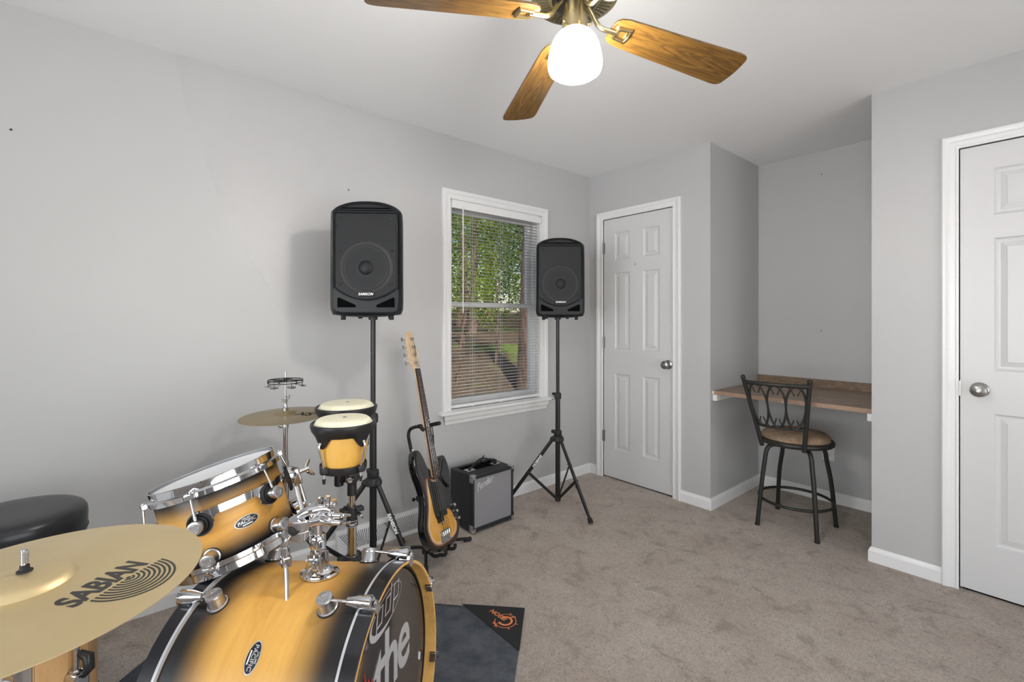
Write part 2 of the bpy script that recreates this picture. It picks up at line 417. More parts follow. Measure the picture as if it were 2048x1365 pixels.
def sash(name, x, z0, z1, rb, rt, st):
    b = MB().m(M_trim); a, c = WY0 + .014, WY1 - .014
    b.box((x - .016, a, z0), (x + .016, a + st, z1), .003).box((x - .016, c - st, z0), (x + .016, c, z1), .003)
    b.box((x - .0152, a + st - .003, z0 + .0006), (x + .0152, c - st + .003, z0 + rb)).box((x - .0152, a + st - .003, z1 - rt), (x + .0152, c - st + .003, z1 - .0006))
    o = b.build(name, parent=wr)
    MB().m(M_glass).box((x - .002, a + st - .003, z0 + rb - .003), (x + .002, c - st + .003, z1 - rt + .003)).build('pane', parent=o)
sash('upper_sash', -.112, 1.345, WZ1 - .012, .034, .05, .04)
sash('lower_sash', -.078, WZ0 + .004, 1.38, .06, .034, .04)
MB().m(M_trim).box((-.06, WY0 - .088, WZ0 - .018), (.050, WY1 + .088, WZ0 + .002), .005).build('window_sill', parent=wr)
b = MB().m(M_trim); b.smooth = False; rings = []
prof = [(0, WZ0 - .018), (.032, WZ0 - .018), (.026, WZ0 - .03), (.022, WZ0 - .05), (.013, WZ0 - .065), (.010, WZ0 - .083), (0, WZ0 - .086)]
for y, k in ((WY0 - .06, 1), (WY1 + .06, -1)): rings.append([b.v((x, y + k * (.03 - x) * .8, z)) for x, z in prof])
b.skin(rings, True, True, True); b.build('window_apron', parent=wr)

# ------------------------------------------------------------------ venetian blind
bl = thing('venetian_blind', 'white slatted venetian blind hanging open inside the window frame', 'blind', (-.022, (WY0 + WY1) / 2, WZ1 - .012))
hw = (WY1 - WY0) / 2 - .014
b = MB().m(M_trim); b.box((-.020, -hw, -.036), (.030, hw, 0), .003); b.build('headrail', parent=bl)
MB().m(M_trim).box((.030, -hw - .004, -.045), (.036, hw + .004, .004), .002).build('valance', parent=bl)
for s_ in (-1, 1): MB().m(M_trim).box((-.014, s_ * (hw + .003), -.045), (.036, s_ * (hw + .006), .006), .001).build('end_bracket', parent=bl)
bottom = -(WZ1 - .012 - WZ0) + .012
b = MB().m(M_blind); nsl = 59
for i in range(nsl):
    z = -.052 - i * (-bottom - .052 - .035) / (nsl - 1); t_ = R_(1)
    rs = []
    for y in (-hw, hw):
        rs.append([b.v((u * math.cos(t_), y, z + .0022 * (1 - (u / .0125) ** 2) + u * math.sin(t_))) for u in (-.0125, -.006, 0, .006, .0125)])
    b.skin(rs, False)
sl = b.build('slats', parent=bl)
sl.modifiers.new('t', 'SOLIDIFY').thickness = .0005
for k, y in enumerate((-hw + .17, 0.02, hw - .10)):
    b = MB().m(M_blind)
    for x in (-.013, .013): b.cyl((x, y, -.03), (x, y, bottom + .01), .0007, n=5)
    for x in (-.013, .013): b.cyl((x, y + .016, -.03), (x, y + .016, bottom + .01), .0005, n=5)
    b.build('ladder_cord', parent=bl)
MB().m(M_trim).box((-.013, -hw, bottom), (.013, hw, bottom + .020), .004).build('bottom_rail', parent=bl)
for y in (-hw + .17, 0.02): MB().m(M_trim).box((.004, y - .006, bottom - .003), (.017, y + .008, bottom + .001)).build('cord_plug', parent=bl)
b = MB().m(M_trim); b.cyl((.040, -hw + .075, -.04), (.040, -hw + .075, -.69), .0042, n=8); b.cyl((.040, -hw + .075, -.69), (.040, -hw + .075, -.72), .0055, .003, n=8); b.tube([(.028, -hw + .075, -.02), (.038, -hw + .075, -.025), (.040, -hw + .075, -.045)], .0015, 6)
b.build('tilt_wand', parent=bl)
b = MB().m(M_blind); b.cyl((.030, hw - .035, -.03), (.030, hw - .035, -.95), .0012, n=5); b.cyl((.030, hw - .035, -.95), (.030, hw - .035, -.985), .003, .005, n=8)
b.build('lift_cord', parent=bl)

# ================================================================== OUTSIDE THE WINDOW
M_soil = mat('leaf_litter', (.16, .11, .07), 1, spec=.1)
_n = tex_noise(M_soil, .45, 4); _n2 = tex_noise(M_soil, 14, 5, .7)
_r = ramp(M_soil, _n.outputs[0], [(.60, (.115, .085, .058)), (.68, (.13, .18, .04))]); _r2 = ramp(M_soil, _n2.outputs[0], [(.3, (.45, .45, .45)), (.65, (1.3, 1.25, 1.2))])
lnk(M_soil.node_tree, mixc(M_soil, 1.0, _r.outputs[0], _r2.outputs[0], 'MULTIPLY'), nodes(M_soil)[2].inputs[0])
M_bark = mat('bark', (.17, .115, .085), .9)
_n = tex_noise(M_bark, 10, 6, .7, sc=(2, 2, .4)); _r = ramp(M_bark, _n.outputs[0], [(.35, (.09, .055, .042)), (.6, (.28, .18, .135))]); lnk(M_bark.node_tree, _r.outputs[0], nodes(M_bark)[2].inputs[0]); bump(M_bark, _n.outputs[0], .8, .03)
def leafmat(name, a, c):
    m = mat(name, a, .6); N, L, b = nodes(m); n = tex_noise(m, 1.7, 4); r = ramp(m, n.outputs[0], [(.35, a), (.65, c)])
    L.new(r.outputs[0], b.inputs[0]); b.inputs['Subsurface Weight'].default_value = 0
    tr = N.new('ShaderNodeBsdfTranslucent'); L.new(r.outputs[0], tr.inputs[0]); mx = N.new('ShaderNodeMixShader'); mx.inputs[0].default_value = .45
    o = N['Material Output']; L.new(b.outputs[0], mx.inputs[1]); L.new(tr.outputs[0], mx.inputs[2]); L.new(mx.outputs[0], o.inputs[0]); return m
M_leaf1 = leafmat("leaves_bright", (.20, .30, .02), (.42, .54, .06)); M_leaf2 = leafmat('leaves_deep', (.035, .08, .015), (.12, .22, .03))
def gz(x):
    d = max(0, -.14 - x); return -.45 + .19 * min(d, 6) + .05 * max(0, d - 6)
b = MB().m(M_soil); N_ = 48
g = {(i, k): b.v((-.14 - i * .8, -12 + k * .9, gz(-.14 - i * .8) + .14 * noise.noise(Vector((i * .4, k * .4, 0))) * min(i, 3) / 3)) for i in range(N_) for k in range(44)}
for i in range(N_ - 1):
    for k in range(43): b.f([g[i, k], g[i + 1, k], g[i + 1, k + 1], g[i, k + 1]])
struct(b.build('ground'))
def leaves(b, c, rad, n, size, rng):
    for _ in range(n):
        while True:
            p = Vector((rng.uniform(-1, 1), rng.uniform(-1, 1), rng.uniform(-1, 1)))
            if p.length < 1: break
        q = Vector((c[0] + p.x * rad[0], c[1] + p.y * rad[1], c[2] + p.z * rad[2]))
        if noise.noise(q * 1.6) < -.08: continue
        a = Vector((rng.uniform(-1, 1), rng.uniform(-1, 1), rng.uniform(-.6, .6))).normalized(); d = a.cross(Vector((rng.uniform(-1, 1), rng.uniform(-1, 1), rng.uniform(-1, 1)))).normalized()
        s_ = size * rng.uniform(.6, 1.3)
        b.f([b.v(q - a * s_), b.v(q + d * s_ * .45), b.v(q + a * s_), b.v(q - d * s_ * .45)], False)
def tree(name, label, cat, loc, hgt, tr, blobs, m, seed, size=.06, lean=(0, 0)):
    rng = random.Random(seed); t = thing(name, label, cat, loc, group=None)
    b = MB().m(M_bark); top = Vector((lean[0], lean[1], hgt))
    b.tube(spline([(0, 0, -.15), (top.x * .2 + .05, top.y * .2, hgt * .3), (top.x * .6, top.y * .6 + .06, hgt * .65), top], 5), tr, 10, rads=[tr * (1.15 - .6 * i / 15) for i in range(16)])
    for c, rad, n in blobs:
        p0 = Vector((top.x * .4, top.y * .4, max(.2, min(hgt * .8, c[2] - .8 * rad[2])))); b.tube([p0, (p0 + Vector(c)) / 2 + Vector((0, 0, .1)), Vector(c)], tr * .25, 6)
    b.build('trunk', parent=t)
    b = MB().m(m)
    for c, rad, n in blobs: leaves(b, c, rad, int(n * 2.6), size * .58, rng)
    if blobs: b.build('foliage', parent=t)
    return t
G_ = lambda x, y: (x, y, gz(x))
tree('tree', 'thick brown tree trunk standing close outside the window, right of the shrubs', 'tree', G_(-3.05, 2.16), 5.0, .22, [((0, 0, 4.8), (.6, .6, .5), 300)], M_leaf2, 3, .09)
tree('shrub', 'bright green leafy shrub in the middle of the view outside the window', 'shrub', G_(-4.7, 2.75), 1.6, .03, [((0, 0, 1.3), (.62, .62, .7), 700), ((-.1, .2, 2.3), (.5, .5, .6), 500)], M_leaf1, 5, .05)
tree('shrub', 'tall loose shrub behind the bare sapling at the left of the window view', 'shrub', G_(-6.3, 3.1), 2.6, .04, [((0, .0, 1.6), (.9, .9, 1.1), 1500), ((0, .0, 3.0), (.7, .7, .8), 700)], M_leaf1, 6, .055)
tree('sapling', 'thin bare leaning sapling in front of the shrubs outside the window', 'tree', G_(-3.7, 1.15), 2.6, .018, [((.3, .2, 2.7), (.3, .3, .3), 80)], M_leaf1, 8, .05, (.3, .2))
tree('tree', 'dark green tree directly behind the shrubs outside the window', 'tree', G_(-8.6, 5.0), 4.6, .14, [((0, 0, 3.2), (1.5, 1.4, 2.6), 4200)], M_leaf2, 11, .09)
tree('tree', 'sunlit yellow green tree far behind the window at its left side', 'tree', G_(-12.6, 7.3), 5.5, .16, [((0, 0, 3.9), (1.9, 2.0, 3.4), 4600)], M_leaf1, 12, .10)
tree('tree', 'dark woodland tree beyond the thick trunk outside the window', 'tree', G_(-8.4, 8.0), 5, .15, [((0, 0, 3.3), (1.5, 1.5, 3.0), 4200)], M_leaf2, 13, .09)
tree('tree', 'broad woodland tree far off, right of the sunlit one outside the window', 'tree', G_(-12.8, 11.6), 6, .16, [((0, 0, 3.8), (2.0, 2.2, 3.6), 5000)], M_leaf2, 15, .11)
tree('tree', 'most distant woodland tree closing the view outside the window', 'tree', G_(-19.5, 14.0), 8, .3, [((0, 0, 5.0), (3.8, 6.5, 5.2), 8000)], M_leaf2, 14, .2)

# ================================================================== CEILING FAN
FC = Vector((1.6994, -2.0817, 0))
fan = thing('ceiling_fan', 'brass ceiling fan with four oak blades and one lit ribbed glass shade', 'ceiling fan', (FC.x, FC.y, H))
zf = lambda z: z - H
b = MB().m(M_brass)
b.lathe([(.0, 0), (.075, 0), (.075, -.012), (.062, -.045), (.02, -.06), (.013, -.062)], n=40); b.cyl((0, 0, -.055), (0, 0, zf(2.30)), .013)
b.build('canopy', parent=fan)
b = MB().m(M_brass)
b.lathe([(.013, zf(2.325)), (.05, zf(2.315)), (.085, zf(2.285)), (.106, zf(2.25)), (.112, zf(2.20)), (.112, zf(2.165)), (.118, zf(2.15)), (.119, zf(2.132)), (.114, zf(2.120)), (.108, zf(2.118)), (.062, zf(2.118)), (.060, zf(2.124)), (.0, zf(2.124))], n=64)
b.build('motor_housing', parent=fan)
b = MB().m(M_brassd)
for i in range(44):
    a = 2 * PI * i / 44; b.T = Matrix.Rotation(a, 4, 'Z'); b.box((.070, -.0022, zf(2.1165)), (.103, .0022, zf(2.119)))
b.build('vent_slots', parent=fan)
b = MB().m(M_black); b.lathe([(.0, zf(2.104)), (.045, zf(2.104)), (.058, zf(2.109)), (.060, zf(2.122)), (.0, zf(2.122))], n=48); b.build('rotor_plate', parent=fan)
b = MB().m(M_brass)
b.lathe([(.0, zf(2.106)), (.0315, zf(2.106)), (.0315, zf(2.075)), (.0340, zf(2.073)), (.0345, zf(2.032)), (.030, zf(2.030)), (.0, zf(2.030))], n=40)
for i in range(3):
    a = 2 * PI * i / 3 + .5; p = Vector((math.cos(a), math.sin(a), 0)); b.cyl(p * .034 + Vector((0, 0, zf(2.045))), p * .041 + Vector((0, 0, zf(2.045))), .003, n=8); b.sphere(p * .042 + Vector((0, 0, zf(2.045))), .0045, n=8)
for i in range(6):
    a = 2 * PI * i / 6; b.sphere((.033 * math.cos(a), .033 * math.sin(a), zf(2.068)), .0022, n=6)
b.build('light_fitter', parent=fan)
M_shade = mat('lit_glass_shade', (.9, .9, .88), .3, emit=(1, .97, .90), estr=SHADE)
_N, _L, _b = nodes(M_shade); _tc = _N.new('ShaderNodeTexCoord'); _sp = _N.new('ShaderNodeSeparateXYZ'); _L.new(_tc.outputs['Object'], _sp.inputs[0])
_mr = _N.new('ShaderNodeMapRange'); _mr.interpolation_type = 'SMOOTHSTEP'; _L.new(_sp.outputs[2], _mr.inputs[0])
_mr.inputs[1].default_value = zf(2.026); _mr.inputs[2].default_value = zf(1.965); _mr.inputs[3].default_value = SHADE * .006; _mr.inputs[4].default_value = SHADE
_L.new(_mr.outputs[0], _b.inputs['Emission Strength'])
prof = [(.0315, 2.036), (.0345, 2.032), (.046, 2.023), (.0555, 2.010), (.0625, 1.994), (.0670, 1.977), (.0700, 1.960), (.0715, 1.944), (.0712, 1.935), (.068, 1.926), (.057, 1.918), (.036, 1.913), (.0, 1.911)]
b = MB().m(M_shade); n_ = 96; rings = []
for r_, z in prof:
    rib = .0011 if z > 1.94 else .0003
    rings.append([b.v(((r_ + rib * (i % 2)) * math.cos(2 * PI * i / n_), (r_ + rib * (i % 2)) * math.sin(2 * PI * i / n_), zf(z))) for i in range(n_)])
b.skin(rings); b.build('glass_shade', parent=fan, weld=True)
for i, deg in enumerate((68.8, 155.4, 248.5, 342.0)):
    B = Matrix.Translation((0, 0, zf(2.0615))) @ Matrix.Rotation(R_(deg), 4, 'Z')
    T = B @ Matrix.Translation((.1083, 0, 0)) @ Matrix.Rotation(.0972, 4, 'Y') @ Matrix.Rotation(-.19, 4, 'X')
    L_ = .434; out = []
    def hwid(x): return .0425 + (.0635 - .0425) * min(1, x / L_ * 1.0)
    pts = [(.0, -.020), (.004, -.032), (.014, -.041), (.035, -.047), (.10, -.050), (.25, -.0565), (L_ - .035, -.0640), (L_ - .022, -.0635), (L_ - .012, -.0605), (L_ - .006, -.055), (L_ - .003, -.048), (L_ - .0005, -.025), (L_ + .001, 0)]
    out = [(x, y) for x, y in pts] + [(x, -y) for x, y in reversed(pts[:-1])]
    b = MB().m(M_oak); b.prism(out, -.003, .003, bev=.0012)
    o = b.build('fan_blade', parent=fan); o.matrix_local = T
    b = MB().m(M_brass)
    b.tube(spline([(.040, 0, .046), (.052, 0, .030), (.066, 0, .008), (.082, 0, -.004), (.105, 0, -.006), (.130, 0, -.008)], 5), .0075, 10, ry=.006)
    b.T = Matrix.Translation((.1083, 0, 0)) @ Matrix.Rotation(.0972, 4, 'Y') @ Matrix.Rotation(-.19, 4, 'X')
    sq = [(.016, -.020), (.058, -.026), (.062, .0), (.058, .026), (.016, .020), (.012, 0)]
    def fr(k, z): cx_, cy_ = .037, 0; return [b.v((cx_ + (x - cx_) * k, y * k, z)) for x, y in sq]
    b.skin([fr(1.0, -.003), fr(1.0, -.008), fr(.9, -.0085), fr(.88, -.0105), fr(.72, -.0105), fr(.70, -.0075), fr(.52, -.0075), fr(.52, -.003)], True, smooth=False)
    o = b.build('blade_arm', parent=fan); o.matrix_local = B

# ================================================================== LOUDSPEAKERS ON STANDS
M_grille = mat('speaker_grille', (.03, .032, .035), .5, .0, spec=.3)
def grille_nodes():
    m = M_grille; N, L, b = nodes(m); tc = N.new('ShaderNodeTexCoord'); mp = N.new('ShaderNodeMapping'); mp.inputs['Scale'].default_value = (240, 240, 240)
    v = N.new('ShaderNodeTexVoronoi'); v.inputs['Scale'].default_value = 1.0; v.inputs['Randomness'].default_value = 0
    L.new(tc.outputs['Object'], mp.inputs[0]); L.new(mp.outputs[0], v.inputs['Vector'])
    r = ramp(m, v.outputs['Distance'], [(.30, (.002, .002, .002)), (.45, (.014, .015, .017))]); L.new(r.outputs[0], b.inputs[0])
grille_nodes()
def speaker(loc, az, label):
    # local: x right, y away from the listener, z up; origin at the pole socket
    t = thing('loudspeaker', label, 'loudspeaker', loc, Matrix.Rotation(R_(az + 90), 3, 'Z'), 'two loudspeakers on tripods')
    W, Hh = .166, .545
    def outl(k, top, dz=0):
        o = []; w_ = W * k
        o += [(-w_ * .93, .012 + dz), (-w_ * .99, .035), (-w_, .075), (-w_ * .995, .30), (-w_ * .985, Hh - .075), (-w_ * .93, Hh - .043), (-w_ * .72, Hh - .020), (-w_ * .38, Hh - .004), (0, Hh)]
        o = o[:2] + [(p.x, p.y) for p in spline([(x, z, 0) for x, z in o[2:]], 3)]
        o += [(-x, z) for x, z in reversed(o[:-1])]
        o += [(w_ * .5, .003 + dz), (0, 0 + dz), (-w_ * .5, .003 + dz)]
        return o
    b = MB().m(M_plast); rings = []
    for k, y, s_ in ((.90, -.135, .94), (.97, -.143, .985), (1.0, -.132, 1), (.985, -.09, 1), (.93, -.03, .995), (.82, .06, .97), (.66, .15, .93), (.56, .175, .90)):
        rings.append([b.v((x, y, Hh / 2 + (z - Hh / 2) * s_)) for x, z in outl(k, 0)])
    b.skin(rings, True, False, True)
    # front face: frame stepping in to the grille recess
    def front(k, y, zb, zt, arc):
        o = []
        for i in range(24):
            u = i / 23; x = -W * k + 2 * W * k * u; o.append((x, zb - arc * (1 - (x / (W * k)) ** 2)))
        o += [(W * k, zt), (-W * k, zt)]
        return [b.v((x, y, z)) for x, z in o]
    # front plate
    pl = [b.v((x, -.1352, Hh / 2 + (z - Hh / 2) * .94)) for x, z in outl(.90, 0)]
    b.f(pl, False)
    cab = b.build('cabinet', parent=t)
    # bezel around grille
    b = MB().m(M_plast)
    def rr(k, zb, zt, arc, y):
        o = []
        for i in range(21):
            x = W * k * (-1 + 2 * i / 20); o.append((x, y, zb - arc * (1 - (x / (W * k)) ** 2)))
        o += [(W * k, y, zt - .004), (W * k - .004, y, zt), (-W * k + .004, y, zt), (-W * k, y, zt - .004)]
        return [b.v(p) for p in o]
    b.skin([rr(.885, .135, .492, .058, -.135), rr(.885, .135, .492, .058, -.143), rr(.86, .138, .488, .056, -.1445), rr(.845, .140, .485, .055, -.138)], True)
    b.build('grille_bezel', parent=t)
    b = MB().m(M_grille); v_ = rr(.85, .140, .486, .055, -.1385); b.f(v_, False); b.build('grille', parent=t)
    b = MB().m(M_blackm)
    b.torus((0, -.1375, .232), (0, -1, 0), .116, .010, 48, 8, .0035); b.torus((0, -.1380, .232), (0, -1, 0), .100, .0035, 48, 8, .0025)
    b.build('woofer_rim', parent=t)
    b = MB().m(M_grille); b.lathe([(.098, .0008), (.06, .0), (.034, .001), (.033, .003), (.024, .0075), (.012, .0095), (.0, .010)], (0, -.1382, .232), (0, -1, 0), 40); b.build('woofer_cone', parent=t)
    b = MB().m(M_plast); b.box((-W * .80, -.1396, .358), (W * .80, -.1382, .3605)); b.build('horn_edge', parent=t)
    for s_ in (-1, 1):
        b = MB().m(M_dark); tri = [(s_ * .132, .046), (s_ * .132, .088), (s_ * .126, .093), (s_ * .050, .058), (s_ * .046, .052), (s_ * .050, .046)]
        if s_ < 0: tri = tri[::-1]
        vs = [b.v((x, -.1370, z)) for x, z in tri]; b.f(vs, False); b.build('port', parent=t)
    MB().m(M_dark).box((-.118, -.1372, .5085), (.118, -.136, .5135)).build('handle_slot', parent=t)
    MB().m(M_plast).tube([(-.135, -.137, .026), (-.12, -.141, .020), (.12, -.141, .020), (.135, -.137, .026)], .004, 8).build('trim_rib', parent=t)
    b = MB().m(M_plast); b.tube([(-.135, -.137, .505), (-.12, -.142, .502), (.12, -.142, .502), (.135, -.137, .505)], .0035, 8)
    b.build('trim_rib', parent=t)
    for x, z, r_ in [(x, z, .0058) for x in (-.118, .118) for z in (.155, .312, .462)] + [(x, z, .003) for x in (-.133, .133) for z in (.165, .285, .42)] + [(0, .36, .0035)]:
        MB().m(M_black).sphere((x, -.1395, z), r_, sy=.6, n=8).build('grille_screw', parent=t)
    b = MB().m(M_plast); b.box((-.037, -.1445, .097), (.037, -.139, .120), .002); bd = b.build('badge', parent=t)
    me = text_mesh('SAMSON', .0165, .0004, .25, 1.02, .0004, 'CENTER', 1.05)
    text_obj('badge_lettering', me, M_white, bd, Matrix.Translation((0, -.1449, .1075)) @ Matrix.Rotation(PI / 2, 4, 'X'))
    for x, y in ((-.112, -.11), (.112, -.11), (-.075, .05), (.075, .05)):
        MB().m(M_rubber).cyl((x, y, .014), (x, y, -.013 if y < 0 else -.006), .011).build('foot', parent=t)
    MB().m(M_black).cyl((0, 0, .03), (0, 0, -.012), .022).build('pole_socket', parent=t)
    t.scale = (.965, .925, .962)
    return t
def leg_tube(p, q, r): pass
def stand(loc, hub, azs, rf, top, collar, label, sticker, braceh):
    t = thing('speaker_stand', label, 'stand', loc, group='two black tripod stands')
    b = MB().m(M_black); b.cyl((0, 0, .035), (0, 0, hub + .30 if False else collar), .0165, n=24); b.build('lower_tube', parent=t)
    b = MB().m(M_black); b.cyl((0, 0, collar - .02), (0, 0, top), .0118, n=20)
    for k in range(6): b.cyl((.009, -.009, collar + .1 + k * .1), (.0105, -.0105, collar + .1 + k * .1), .004, n=8)
    b.build('upper_tube', parent=t)
    b = MB().m(M_blackm); b.lathe([(.017, -.03), (.023, -.028), (.024, 0), (.021, .012), (.012, .014)], (0, 0, collar)); b.box((-.045, -.012, -.008 + collar), (-.012, .012, .010 + collar), .004); b.build('height_collar', parent=t)
    b = MB().m(M_chrome2); b.cyl((.0, -.024, collar - .01), (.0, -.042, collar - .01), .005); b.torus((0, -.045, collar - .018), (1, 0, 0), .010, .003, 16, 8); b.build('locking_pin', parent=t)
    b = MB().m(M_blackm); b.lathe([(.017, .05), (.026, .046), (.028, .02), (.022, .012)], (0, 0, hub)); b.box((-.052, -.013, hub + .022), (-.01, .013, hub + .044), .004); b.build('leg_clamp', parent=t)
    b = MB().m(M_blackm); b.lathe([(.0, .012), (.022, .014), (.034, .008), (.042, -.008), (.042, -.020), (.034, -.026), (.0, -.026)], (0, 0, hub), n=30)
    for a in azs:
        d = Vector((math.cos(R_(a)), math.sin(R_(a)), 0)); b.sphere(d * .036 + Vector((0, 0, hub - .012)), .018, n=10)
    b.build('hub', parent=t)
    MB().m(M_blackm).cyl((0, 0, .03), (0, 0, .062), .020, bev=.003).build('base_joint', parent=t)
    for i, a in enumerate(azs):
        d = Vector((math.cos(R_(a)), math.sin(R_(a)), 0)); p = d * .036 + Vector((0, 0, hub - .014)); q = d * rf + Vector((0, 0, .016))
        u = (q - p).normalized(); B = basis(u, Vector((0, 0, 1)).cross(d)); B.translation = p; L_ = (q - p).length
        b = MB().m(M_black); b.T = B
        rs = [b.ring(Matrix.Translation((0, 0, z)), .0125, 16, .0095) for z in (0, L_ - .05)]
        b.skin(rs, True, True, True)
        rs = [b.ring(Matrix.Translation((0, 0, z)), .0105, 16, .0085) for z in (L_ - .05, L_)]; b.skin(rs, True, True, True)
        lg = b.build('leg', parent=t)
        MB().m(M_rubber).cyl(q - u * .025, q + u * .004, .0145, .0150, n=16).build('rubber_foot', parent=lg)
        m_ = p + (q - p) * braceh; z0 = Vector((0, 0, .05)) + d * .012
        b = MB().m(M_black); B = basis(m_ - z0, Vector((0, 0, 1)).cross(d)); B.translation = z0; b.T = B
        b.box((-.010, -.003, 0), (.010, .003, (m_ - z0).length), .002); b.T = Matrix.Identity(4); b.cyl(m_ + d.cross(Vector((0, 0, 1))) * -.016, m_ + d.cross(Vector((0, 0, 1))) * .016, .005, n=10)
        b.build('brace', parent=t)
        if i == sticker:
            side = -FW; nrm = (side - u * side.dot(u)).normalized(); X = u * (-1 if False else 1)
            Yv = nrm.cross(X); Mx = Matrix((X, Yv, nrm)).transposed().to_4x4(); Mx.translation = p + u * (L_ * .33) + nrm * .0128
            text_obj('leg_lettering', text_mesh('SAMSON', .021, .0003, .2, 1.15, .0012), M_white, lg, Mx)
    return t
LS = (.410, -2.073); RS = (.320, -.714)
sp_a = -38
stand((*LS, 0), .497, (12, 132, 252), .39, 1.30, .80, 'black tripod stand under the left loudspeaker, between bongos and bass guitar', 0, .55)
stand((*RS, 0), .462, (-11, 109, 229), .352, 1.29, .752, 'black tripod stand under the right loudspeaker, beside the amplifier', 2, .52)
speaker((LS[0], LS[1], 1.272), sp_a, 'black loudspeaker on the stand left of the window')
speaker((RS[0], RS[1], 1.272), sp_a, 'black loudspeaker on the stand in front of the right window edge')

# ================================================================== BASS DRUM
def burst_mat(name, z0, z1, w0, w1, amber=((.62, .30, .055), (.78, .44, .10)), rough=.42, axis_scale=1.0, edge=(.006, .0055, .006)):
    'maple shell, black burst towards both ends (object z between z0 > z1)'
    m = mat(name, amber[0], rough, coat=.15, coat_r=.35); N, L, b = nodes(m)
    tc = N.new('ShaderNodeTexCoord'); sp = N.new('ShaderNodeSeparateXYZ'); L.new(tc.outputs['Object'], sp.inputs[0])
    n = tex_noise(m, 7, 4, .5, sc=(1.2, 1.2, .35)); g = tex_noise(m, 3.5, 5, .6, sc=(1, 1, 5), dist=1.2)
    zz = math_n(m, 'ADD', sp.outputs[2], math_n(m, 'MULTIPLY', math_n(m, 'SUBTRACT', n.outputs[0], .5), w0 * .5))
    d = math_n(m, 'MINIMUM', math_n(m, 'SUBTRACT', z0, zz), math_n(m, 'SUBTRACT', zz, z1))
    r = N.new('ShaderNodeMapRange'); r.interpolation_type = 'SMOOTHSTEP'; L.new(d, r.inputs[0]); r.inputs[1].default_value = w0; r.inputs[2].default_value = w1
    c = ramp(m, g.outputs[0], [(.3, amber[0]), (.7, amber[1])])
    L.new(mixc(m, r.outputs[0], edge, c.outputs[0]), b.inputs[0]); return m
BA, BT, BL, BH, BR = .7127, .061, .511, .0446, .288
bn = Vector((math.cos(BA) * math.cos(BT), math.sin(BA) * math.cos(BT), math.sin(BT)))
BD = basis(bn); BD.translation = Vector((1.4545, -2.4667, .3274))
bd = thing('bass_drum', 'maple sunburst bass drum with black hoops lying on its side on the grey rug', 'bass drum', BD.translation, BD.to_3x3())
M_shell = burst_mat('bass_shell', -BH, -(BL - BH), .025, .145)
M_hoop = mat('black_lacquer', (.008, .009, .013), .32, coat=.3)
M_maple = wood('hoop_maple', [(.66, .36, .10), (.74, .43, .13), (.60, .32, .085)], 3, (1, 1, 1), .4, .2, False)
M_natural = wood('maple_shell', [(.60, .34, .14), (.66, .40, .18), (.56, .30, .12)], 2.2, (1, 1, .3), .4, .2, False)
b = MB().m(M_shell); b.lathe([(.280, -BH + .012), (.280, -BL + BH - .012), (.272, -BL + BH - .012), (.272, -BH + .012)], n=128, closed=True)
sh = b.build('shell', parent=bd)
def hoop(z_out, z_in, name):
    b = MB().m(M_hoop); s_ = 1 if z_out > z_in else -1
    b.lathe([(BR - .0015, z_out), (BR, z_out - s_ * .0015), (BR, z_in + s_ * .008), (BR, z_in)], n=128)
    b.m(M_silver); b.lathe([(BR + .0006, z_in + s_ * .0075), (BR + .0008, z_in + s_ * .0015), (BR - .001, z_in), (.281, z_in)], n=128)
    b.m(M_maple); b.lathe([(.281, z_in), (BR - .0095, z_in), (BR - .0095, z_out - s_ * .001), (BR - .0085, z_out), (BR - .0015, z_out)], n=128)
    return b.build(name, parent=bd)
hoop(0, -BH, 'front_hoop'); hoop(-BL, -BL + BH, 'rear_hoop')
M_bhead = mat('glossy_black_head_carpet_tint', (.045, .034, .030), .16, coat=.5)  # black head; the carpet's brown reflection is put into its base colour
b = MB().m(M_bhead); b.lathe([(.0, -.036), (.262, -.036), (.266, -.034), (.272, -.038), (.2775, -.040)], n=96, capa=False); fh = b.build('front_head', parent=bd)
b = MB().m(M_head); b.lathe([(.0, -BL + .033), (.262, -BL + .033), (.2775, -BL + .04)], n=96); b.build('rear_head', parent=bd)
me = text_mesh('the', .215, .0003, .12, .92, .0036, 'LEFT', .88)
text_obj('head_lettering', me, M_silver, fh, Matrix.Translation((-.080, .052, -.0352)) @ Matrix.Rotation(R_(-3), 4, 'Z'))
def ribbon(b, pts, w, z, closed=False):
    P_ = [Vector((*p, 0)) for p in pts]; L_ = []; n_ = len(P_)
    for i, p in enumerate(P_):
        a = P_[i - 1] if (i or closed) else P_[0]; c = P_[(i + 1) % n_] if (closed or i < n_ - 1) else P_[-1]
        t_ = (c - a).normalized(); nn = Vector((-t_.y, t_.x, 0)); ww = w(i / n_) if callable(w) else w
        L_.append((b.v((*(p + nn * ww / 2).xy, z)), b.v((*(p - nn * ww / 2).xy, z))))
    if closed: L_.append(L_[0])
    for (a, c), (d, e) in zip(L_, L_[1:]): b.f([a, c, e, d], False)
b = MB().m(M_silver)
el = []
for i in range(64):
    a = 2 * PI * i / 64; x, y = .098 * math.cos(a), .036 * math.sin(a); el.append((.022 + x * math.cos(.10) - y * math.sin(.10), .183 + x * math.sin(.10) + y * math.cos(.10)))
ribbon(b, el, lambda u: .0022 + .0135 * max(0, math.cos(2 * PI * (u - .58))) ** 2.0, -.0352, True)
def pgly(x, y, s_, flip=False):
    sl = lambda p: ((x + (p[0] + p[1] * .35) * s_ * (1)), y + p[1] * s_)
    if not flip:
        ribbon(b, [sl(p) for p in ((0, -.55), (0, 1.0), (.75, 1.0), (.75, .08), (0.02, .08))], .0055, -.035)
    else:
        ribbon(b, [sl(p) for p in ((.75, 1.5), (.75, 0.0), (0, 0.0), (0, .92), (.73, .92))], .0055, -.035)
